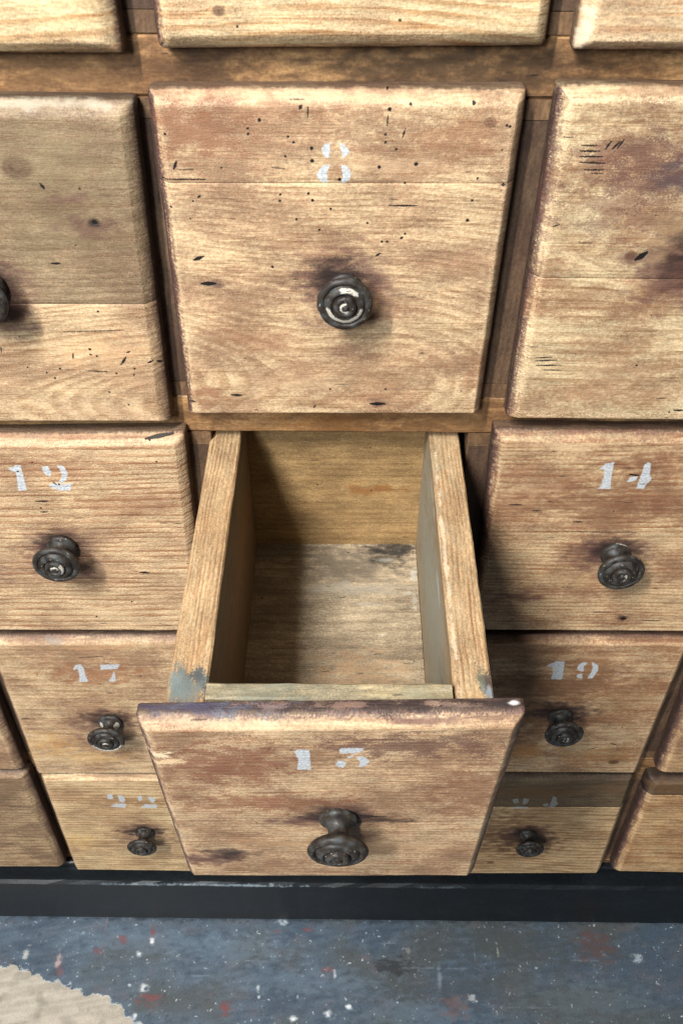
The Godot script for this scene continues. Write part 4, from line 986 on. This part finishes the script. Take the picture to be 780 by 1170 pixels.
	jobs[-1].splashes = [  # broad dark patches at right paint in shade, broad pale ones at left sheen
		[120, 92, 60, 1.1, Color(0.5, 0.53, 0.55), 0.5, 0.7, 0], [-190, 105, 34, 1, Color(0.52, 0.58, 0.62), 0.5, 0.7, 0], [250, 140, 50, 1.4, Color(0.46, 0.48, 0.5), 0.45, 0.7, 0], [60, 60, 26, 0.9, Color(0.5, 0.54, 0.56), 0.5, 0.7, 0],
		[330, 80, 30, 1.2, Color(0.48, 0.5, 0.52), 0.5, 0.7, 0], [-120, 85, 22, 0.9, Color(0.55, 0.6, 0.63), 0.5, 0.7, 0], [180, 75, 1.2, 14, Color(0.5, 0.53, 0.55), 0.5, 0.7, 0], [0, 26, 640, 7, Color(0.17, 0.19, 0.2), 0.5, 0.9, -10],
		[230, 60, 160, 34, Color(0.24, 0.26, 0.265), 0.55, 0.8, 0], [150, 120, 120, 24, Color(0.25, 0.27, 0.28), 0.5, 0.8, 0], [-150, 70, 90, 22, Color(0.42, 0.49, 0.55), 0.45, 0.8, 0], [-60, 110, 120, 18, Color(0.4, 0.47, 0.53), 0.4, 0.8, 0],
		[-280, 60, 100, 18, Color(0.4, 0.47, 0.54), 0.4, 0.8, 0], [330, 130, 90, 26, Color(0.33, 0.38, 0.41), 0.5, 0.8, 0], [100, 150, 90, 20, Color(0.36, 0.42, 0.47), 0.5, 0.8, 0], [-260.8, 122.2, 9, 8, Color(0.8, 0.82, 0.83), 1, 0.5, 80],
		[-260, 122.2, 4, 3.5, Color(0.24, 0.29, 0.34), 1, 0.5, -60], [-261.9, 61.2, 5, 6, Color(0.8, 0.82, 0.83), 1, 0.6, 90], [-275.8, 77.6, 6, 5, Color(0.8, 0.82, 0.83), 1, 0.6, 90], [-85.2, 32, 9, 5, Color(0.8, 0.82, 0.83), 0.9, 0.6, 60],
		[-84.5, 31.5, 4, 2, Color(0.24, 0.29, 0.34), 0.9, 0.5, -40], [-111.2, 120.7, 3.5, 7, Color(0.8, 0.82, 0.83), 0.9, 0.6, 80], [-109.2, 131.4, 3, 3, Color(0.8, 0.82, 0.83), 0.9, 0.6, 60], [-17.7, 151.7, 7, 6, Color(0.8, 0.82, 0.83), 1, 0.7, 80],
		[8.4, 140.9, 5, 6, Color(0.8, 0.82, 0.83), 1, 0.6, 80], [-62.9, 157.3, 6, 5, Color(0.8, 0.82, 0.83), 1, 0.7, 80], [-58.6, 128.8, 3, 3, Color(0.8, 0.82, 0.83), 0.9, 0.5, 60], [-10.6, 99.8, 3.5, 6, Color(0.8, 0.82, 0.83), 1, 0.6, 80],
		[-282.7, 117, 3.5, 3, Color(0.8, 0.82, 0.83), 0.9, 0.5, 60], [-267.7, 154.2, 4, 7, Color(0.8, 0.82, 0.83), 0.9, 0.7, 60], [211.9, 66.8, 2, 9, Color(0.6, 0.6, 0.54), 0.8, 0.6, 40], [32.4, 46.4, 3, 2, Color(0.8, 0.82, 0.83), 0.9, 0.5, 40],
		[401.1, 76.4, 8, 6, Color(0.8, 0.82, 0.83), 0.55, 0.9, 30], [260.9, 90.3, 3, 2, Color(0.8, 0.82, 0.83), 0.8, 0.5, 30], [90, 70, 3, 8, Color(0.55, 0.56, 0.5), 0.5, 0.7, 0], [130, 105, 4, 22, Color(0.5, 0.54, 0.56), 0.6, 0.6, 0],
		[170, 130, 5, 5, Color(0.8, 0.82, 0.83), 0.6, 0.9, 40], [-253.9, 135.1, 19, 8, Color(0.46, 0.27, 0.27), 0.75, 0.7, 20], [-151.6, 144.6, 12, 10, Color(0.46, 0.27, 0.27), 0.8, 0.6, 20], [-303.5, 58.2, 9, 7, Color(0.46, 0.27, 0.27), 0.7, 0.7, 20],
		[-332.9, 73.6, 9, 7, Color(0.46, 0.27, 0.27), 0.55, 0.7, 10], [-262.9, 48.2, 4, 10, Color(0.46, 0.27, 0.27), 0.8, 0.6, 20], [-48, 42.4, 9, 4, Color(0.46, 0.27, 0.27), 0.6, 0.7, 20], [-18.9, 95.4, 8, 5, Color(0.46, 0.27, 0.27), 0.5, 0.8, 0],
		[-90, 46, 8, 3, Color(0.46, 0.27, 0.27), 0.6, 0.7, 10], [347.5, 59.6, 26, 26, Color(0.34, 0.25, 0.24), 0.6, 0.8, 0], [148.1, 139.5, 22, 14, Color(0.44, 0.33, 0.32), 0.5, 0.8, 0], [30, 80, 9, 4, Color(0.42, 0.34, 0.34), 0.4, 0.8, 0],
		[70, 90, 26, 12, Color(0.16, 0.16, 0.17), 0.6, 0.8, 0], [-430, 80, 4, 10, Color(0.72, 0.72, 0.7), 0.8, 0.8, 60], [-385, 90, 4, 12, Color(0.7, 0.6, 0.58), 0.8, 0.8, 60], [-378, 100, 6, 8, Color(0.5, 0.3, 0.3), 0.5, 0.8, 0],
		[-330, 40, 2, 14, Color(0.55, 0.45, 0.45), 0.6, 0.6, 0],
	]


func build_drawers() -> void:
	var list: Array = [
		{"label": "large drawer stencilled with a white 8, riddled with worm holes", "seed": 8, "picture": "front_8", "corners": [Vector2(-0.1225, 0.8528), Vector2(0.1023, 0.8548), Vector2(-0.1214, 1.0893), Vector2(0.1063, 1.09)], "cuts": [0.7665], "bevel": [0.009, 0.007, 0.005, 0.0105], "corner": 0.0025, "knob": [-0.0019, 0.9622, 0.97], "disc_chips": [[25, 27.5, 0.55, 100, 80], [11, 17, 0.6, 45, 18], [25, 27.5, 0.45, 265, 30]], "button_chips": [[8, 9, 0.4, 20, 120]]},
		{"label": "large greenish brown drawer left of the number 8", "seed": 7, "picture": "front_7", "corners": [Vector2(-0.356, 0.8435), Vector2(-0.1366, 0.8452), Vector2(-0.355, 1.0834), Vector2(-0.1302, 1.0828)], "cuts": [0.4355], "bevel": [0.009, 0.0105, 0.005, 0.011], "corner": 0.0025, "knob": [-0.2468, 0.9623, 0.97]},
		{"label": "large drawer without a number, right of the 8, with a dark stain", "seed": 9, "picture": "front_9", "corners": [Vector2(0.1226, 0.8513), Vector2(0.335, 0.851), Vector2(0.1241, 1.092), Vector2(0.336, 1.091)], "cuts": [0.4959], "bevel": [0.0115, 0.009, 0.004, 0.01], "corner": 0.003, "knob": [0.245, 0.97, 0.97]},
		{"label": "closed drawer stencilled 12 with ridged grain, left of the open drawer", "seed": 12, "picture": "front_12", "corners": [Vector2(-0.354, 0.5955), Vector2(-0.134, 0.5975), Vector2(-0.352, 0.8295), Vector2(-0.128, 0.8343)], "bevel": [0.009, 0.01, 0.008, 0.011], "corner": 0.0025, "knob": [-0.2473, 0.7149, 1.03], "button_chips": [[3, 4.5, 0.5, 110, 40], [8, 9, 0.35, 200, 90]], "neck_chips": [[25, 29, 0.5, 60, 40]]},
		{"label": "closed drawer stencilled 14, reddish brown above, right of the open drawer", "seed": 14, "picture": "front_14", "corners": [Vector2(0.119, 0.604), Vector2(0.338, 0.604), Vector2(0.1156, 0.8391), Vector2(0.338, 0.839)], "bevel": [0.0085, 0.009, 0.006, 0.01], "corner": 0.0025, "knob": [0.2351, 0.7109, 1.02], "neck_chips": [[10, 14, 0.4, 100, 60]], "button_chips": [[8, 9.5, 0.35, 60, 70]]},
		{"label": "closed drawer stencilled 17, knob neck chipped white, below number 12", "seed": 17, "picture": "front_17", "corners": [Vector2(-0.355, 0.348), Vector2(-0.142, 0.3505), Vector2(-0.352, 0.586), Vector2(-0.1405, 0.5905)], "bevel": [0.008, 0.009, 0.006, 0.009], "corner": 0.003, "knob": [-0.2501, 0.4548, 1], "neck_chips": [[19, 24, 0.7, 90, 120]], "disc_chips": [[18, 21, 0.25, 90, 70]], "button_chips": [[8, 9, 0.35, 260, 70]]},
		{"label": "closed drawer stencilled 19 with a ghost mark, below number 14", "seed": 19, "picture": "front_19", "corners": [Vector2(0.126, 0.3585), Vector2(0.3345, 0.36), Vector2(0.127, 0.595), Vector2(0.336, 0.595)], "bevel": [0.008, 0.009, 0.007, 0.009], "corner": 0.0025, "knob": [0.2268, 0.4727, 1.02], "button_chips": [[8, 9.5, 0.3, 100, 90]]},
		{"label": "pale yellow bottom drawer stencilled 22, above the black plinth", "seed": 22, "picture": "front_22", "corners": [Vector2(-0.3564, 0.1168), Vector2(-0.1418, 0.1155), Vector2(-0.353, 0.343), Vector2(-0.14, 0.3445)], "bevel": [0.008, 0.009, 0.007, 0.007], "corner": 0.007, "knob": [-0.2469, 0.2234, 0.92], "disc_chips": [[4, 13, 0.7, 70, 70]], "neck_chips": [[24, 28, 0.6, 150, 60]]},
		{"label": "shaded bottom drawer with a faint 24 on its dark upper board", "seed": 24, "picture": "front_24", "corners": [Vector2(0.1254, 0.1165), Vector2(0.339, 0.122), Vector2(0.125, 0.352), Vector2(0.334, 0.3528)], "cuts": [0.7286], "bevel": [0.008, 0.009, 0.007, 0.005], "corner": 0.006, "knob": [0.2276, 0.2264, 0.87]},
		{"label": "bottom drawer behind the open one, only its pale lower edge showing", "seed": 23, "picture": "front_3", "corners": [Vector2(-0.1159, 0.1171), Vector2(0.104, 0.1195), Vector2(-0.116, 0.345), Vector2(0.104, 0.349)], "bevel": [0.009, 0.009, 0.008, 0.009], "corner": 0.008},
		{"label": "greyish bottom drawer at the left picture edge, left of number 22", "seed": 21, "picture": "front_21", "corners": [Vector2(-0.588, 0.12), Vector2(-0.366, 0.1238), Vector2(-0.588, 0.347), Vector2(-0.365, 0.3479)], "bevel": [0.009, 0.011, 0.008, 0.009], "corner": 0.006, "knob": [-0.4767, 0.2347, 0.95]},
		{"label": "bottom drawer at the right picture edge, right of number 24", "seed": 25, "picture": "front_25", "corners": [Vector2(0.3522, 0.1271), Vector2(0.572, 0.123), Vector2(0.3502, 0.3476), Vector2(0.572, 0.347)], "cuts": [0.8684], "bevel": [0.011, 0.009, 0.008, 0.007], "corner": 0.006, "knob": [0.4616, 0.2362, 0.95]},
		{"label": "brown drawer at the left picture edge, left of number 17", "seed": 16, "picture": "front_16", "corners": [Vector2(-0.588, 0.354), Vector2(-0.3665, 0.354), Vector2(-0.588, 0.586), Vector2(-0.3655, 0.586)], "bevel": [0.009, 0.009, 0.008, 0.009], "corner": 0.0025, "knob": [-0.477, 0.47, 0.95]},
		{"label": "sliver of a drawer at the right edge, right of number 19", "seed": 20, "picture": "front_20", "corners": [Vector2(0.355, 0.3605), Vector2(0.572, 0.3605), Vector2(0.349, 0.589), Vector2(0.572, 0.589)], "bevel": [0.0115, 0.009, 0.008, 0.009], "corner": 0.006, "knob": [0.462, 0.4748, 0.95]},
		{"label": "pale drawer in the middle of the top row, directly above the number 8", "seed": 3, "picture": "front_3", "corners": [Vector2(-0.1113, 1.11), Vector2(0.1131, 1.1127), Vector2(-0.113, 1.335), Vector2(0.113, 1.335)], "bevel": [0.0105, 0.009, 0.0105, 0.009], "corner": 0.004, "knob": [0.0005, 1.2232, 0.95]},
		{"label": "pale top row drawer in the upper left corner of the picture", "seed": 2, "picture": "front_2", "corners": [Vector2(-0.356, 1.107), Vector2(-0.132, 1.1073), Vector2(-0.356, 1.335), Vector2(-0.132, 1.335)], "bevel": [0.009, 0.0115, 0.009, 0.009], "corner": 0.0025, "knob": [-0.244, 1.2211, 0.95]},
		{"label": "top row drawer in the upper right corner with a whitened left edge", "seed": 4, "picture": "front_4", "corners": [Vector2(0.1291, 1.1105), Vector2(0.335, 1.111), Vector2(0.1285, 1.335), Vector2(0.335, 1.335)], "bevel": [0.012, 0.009, 0.008, 0.009], "corner": 0.0025, "knob": [0.2319, 1.2229, 0.95]},
		{"label": "closed drawer entirely hidden behind the front of the open drawer", "seed": 18, "picture": "front_16", "corners": [Vector2(-0.116, 0.352), Vector2(0.104, 0.353), Vector2(-0.116, 0.59), Vector2(0.104, 0.591)], "bevel": [0.009, 0.009, 0.008, 0.009], "corner": 0.0025},
		{"label": "second row drawer at the left end of the chest, beyond the picture", "seed": 6, "picture": "front_16", "corners": [Vector2(-0.5905, 0.8435), Vector2(-0.3711, 0.8452), Vector2(-0.5895, 1.0834), Vector2(-0.3647, 1.0828)], "bevel": [0.009, 0.009, 0.008, 0.009], "corner": 0.0025, "knob": [-0.4789, 0.9637, 0.95]},
		{"label": "second row drawer at the right end of the chest, beyond the picture", "seed": 10, "picture": "front_20", "corners": [Vector2(0.3571, 0.8513), Vector2(0.5695, 0.851), Vector2(0.3586, 1.092), Vector2(0.5705, 1.091)], "bevel": [0.009, 0.009, 0.008, 0.009], "corner": 0.0025, "knob": [0.4639, 0.9713, 0.95]},
		{"label": "third row drawer at the left end of the chest, beyond the picture", "seed": 11, "picture": "front_16", "corners": [Vector2(-0.59, 0.5955), Vector2(-0.37, 0.5975), Vector2(-0.588, 0.8295), Vector2(-0.364, 0.8343)], "bevel": [0.009, 0.009, 0.008, 0.009], "corner": 0.0025, "knob": [-0.478, 0.7142, 0.95]},
		{"label": "third row drawer at the right end of the chest, beyond the picture", "seed": 15, "picture": "front_20", "corners": [Vector2(0.3545, 0.604), Vector2(0.5735, 0.604), Vector2(0.3511, 0.8391), Vector2(0.5735, 0.839)], "bevel": [0.009, 0.009, 0.008, 0.009], "corner": 0.0025, "knob": [0.4631, 0.7215, 0.95]},
		{"label": "top row drawer at the left end of the chest, beyond the picture", "seed": 1, "picture": "front_2", "corners": [Vector2(-0.5945, 1.107), Vector2(-0.3705, 1.1073), Vector2(-0.5945, 1.335), Vector2(-0.3705, 1.335)], "bevel": [0.009, 0.009, 0.008, 0.009], "corner": 0.0025, "knob": [-0.4825, 1.2211, 0.95]},
		{"label": "top row drawer at the right end of the chest, beyond the picture", "seed": 5, "picture": "front_4", "corners": [Vector2(0.3626, 1.1105), Vector2(0.5685, 1.111), Vector2(0.362, 1.335), Vector2(0.5685, 1.335)], "bevel": [0.009, 0.009, 0.008, 0.009], "corner": 0.0025, "knob": [0.4654, 1.2229, 0.95]},
	]
	for d in list:
		drawer(d)
	open_drawer()


func open_drawer() -> void:
	var root := drawer({"label": "drawer stencilled 13, pulled open and sagging, its box empty", "seed": 13, "picture": "front_13", "open": true, "face": 0.2735, "back": 0.2585, "bevel": [0.008, 0.009, 0.006, 0.0105], "corner": 0.003,
		"corners": [Vector2(-0.1132, -0.2246), Vector2(0.1104, -0.2212), Vector2(-0.1177, -0.0004), Vector2(0.118, 0.0077)], "knob": [0.005, -0.1188, 1.06], "neck_chips": [[29, 31, 0.2, 90, 30]]})
	root.position = Vector3(-0.0097, 0.8208, -0.0074)
	root.rotation_order = EULER_ORDER_YXZ
	root.rotation = Vector3(0.0645, 0.0023, 0.0037)
	var uv := Vector2(0.36, 0.56)
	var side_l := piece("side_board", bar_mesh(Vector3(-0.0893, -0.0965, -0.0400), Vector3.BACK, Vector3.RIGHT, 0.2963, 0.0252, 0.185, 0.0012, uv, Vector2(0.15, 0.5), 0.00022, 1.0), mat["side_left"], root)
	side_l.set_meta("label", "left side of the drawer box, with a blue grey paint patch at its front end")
	var side_r := piece("side_board", bar_mesh(Vector3(0.0893, -0.0965, -0.0400), Vector3.BACK, Vector3.RIGHT, 0.2963, 0.0245, 0.185, 0.0012, uv, Vector2(0.15, 0.5), 0.00022, 9.0), mat["side_right"], root)
	side_r.set_meta("label", "right side of the drawer box, greyed and scuffed on its inner face")
	piece("back_board", bar_mesh(Vector3(-0.0767, -0.0895, -0.0340), Vector3.RIGHT, Vector3.FORWARD, 0.1538, 0.0118, 0.163, 0.001, Vector2(0.2, -0.24), Vector2(0.1, 0.0), 0.0, 3.0), mat["box_back"], root)
	piece("bottom_board", bar_mesh(Vector3(-0.0767, -0.1715, 0.1022), Vector3.RIGHT, Vector3.FORWARD, 0.1534, 0.2836, 0.010, 0.001, Vector2(0.20, 0.34), Vector2(0.115, 0.5), 0.0, 4.0), mat["box_bottom"], root)
	piece("inner_front", bar_mesh(Vector3(-0.0765, -0.0935, 0.2500), Vector3.RIGHT, Vector3.FORWARD, 0.1520, 0.0122, 0.1890, 0.0015, Vector2(0.2, 0.07), Vector2(0.1, 0.5), 0.0005, 5.0), mat["box_lip"], root)
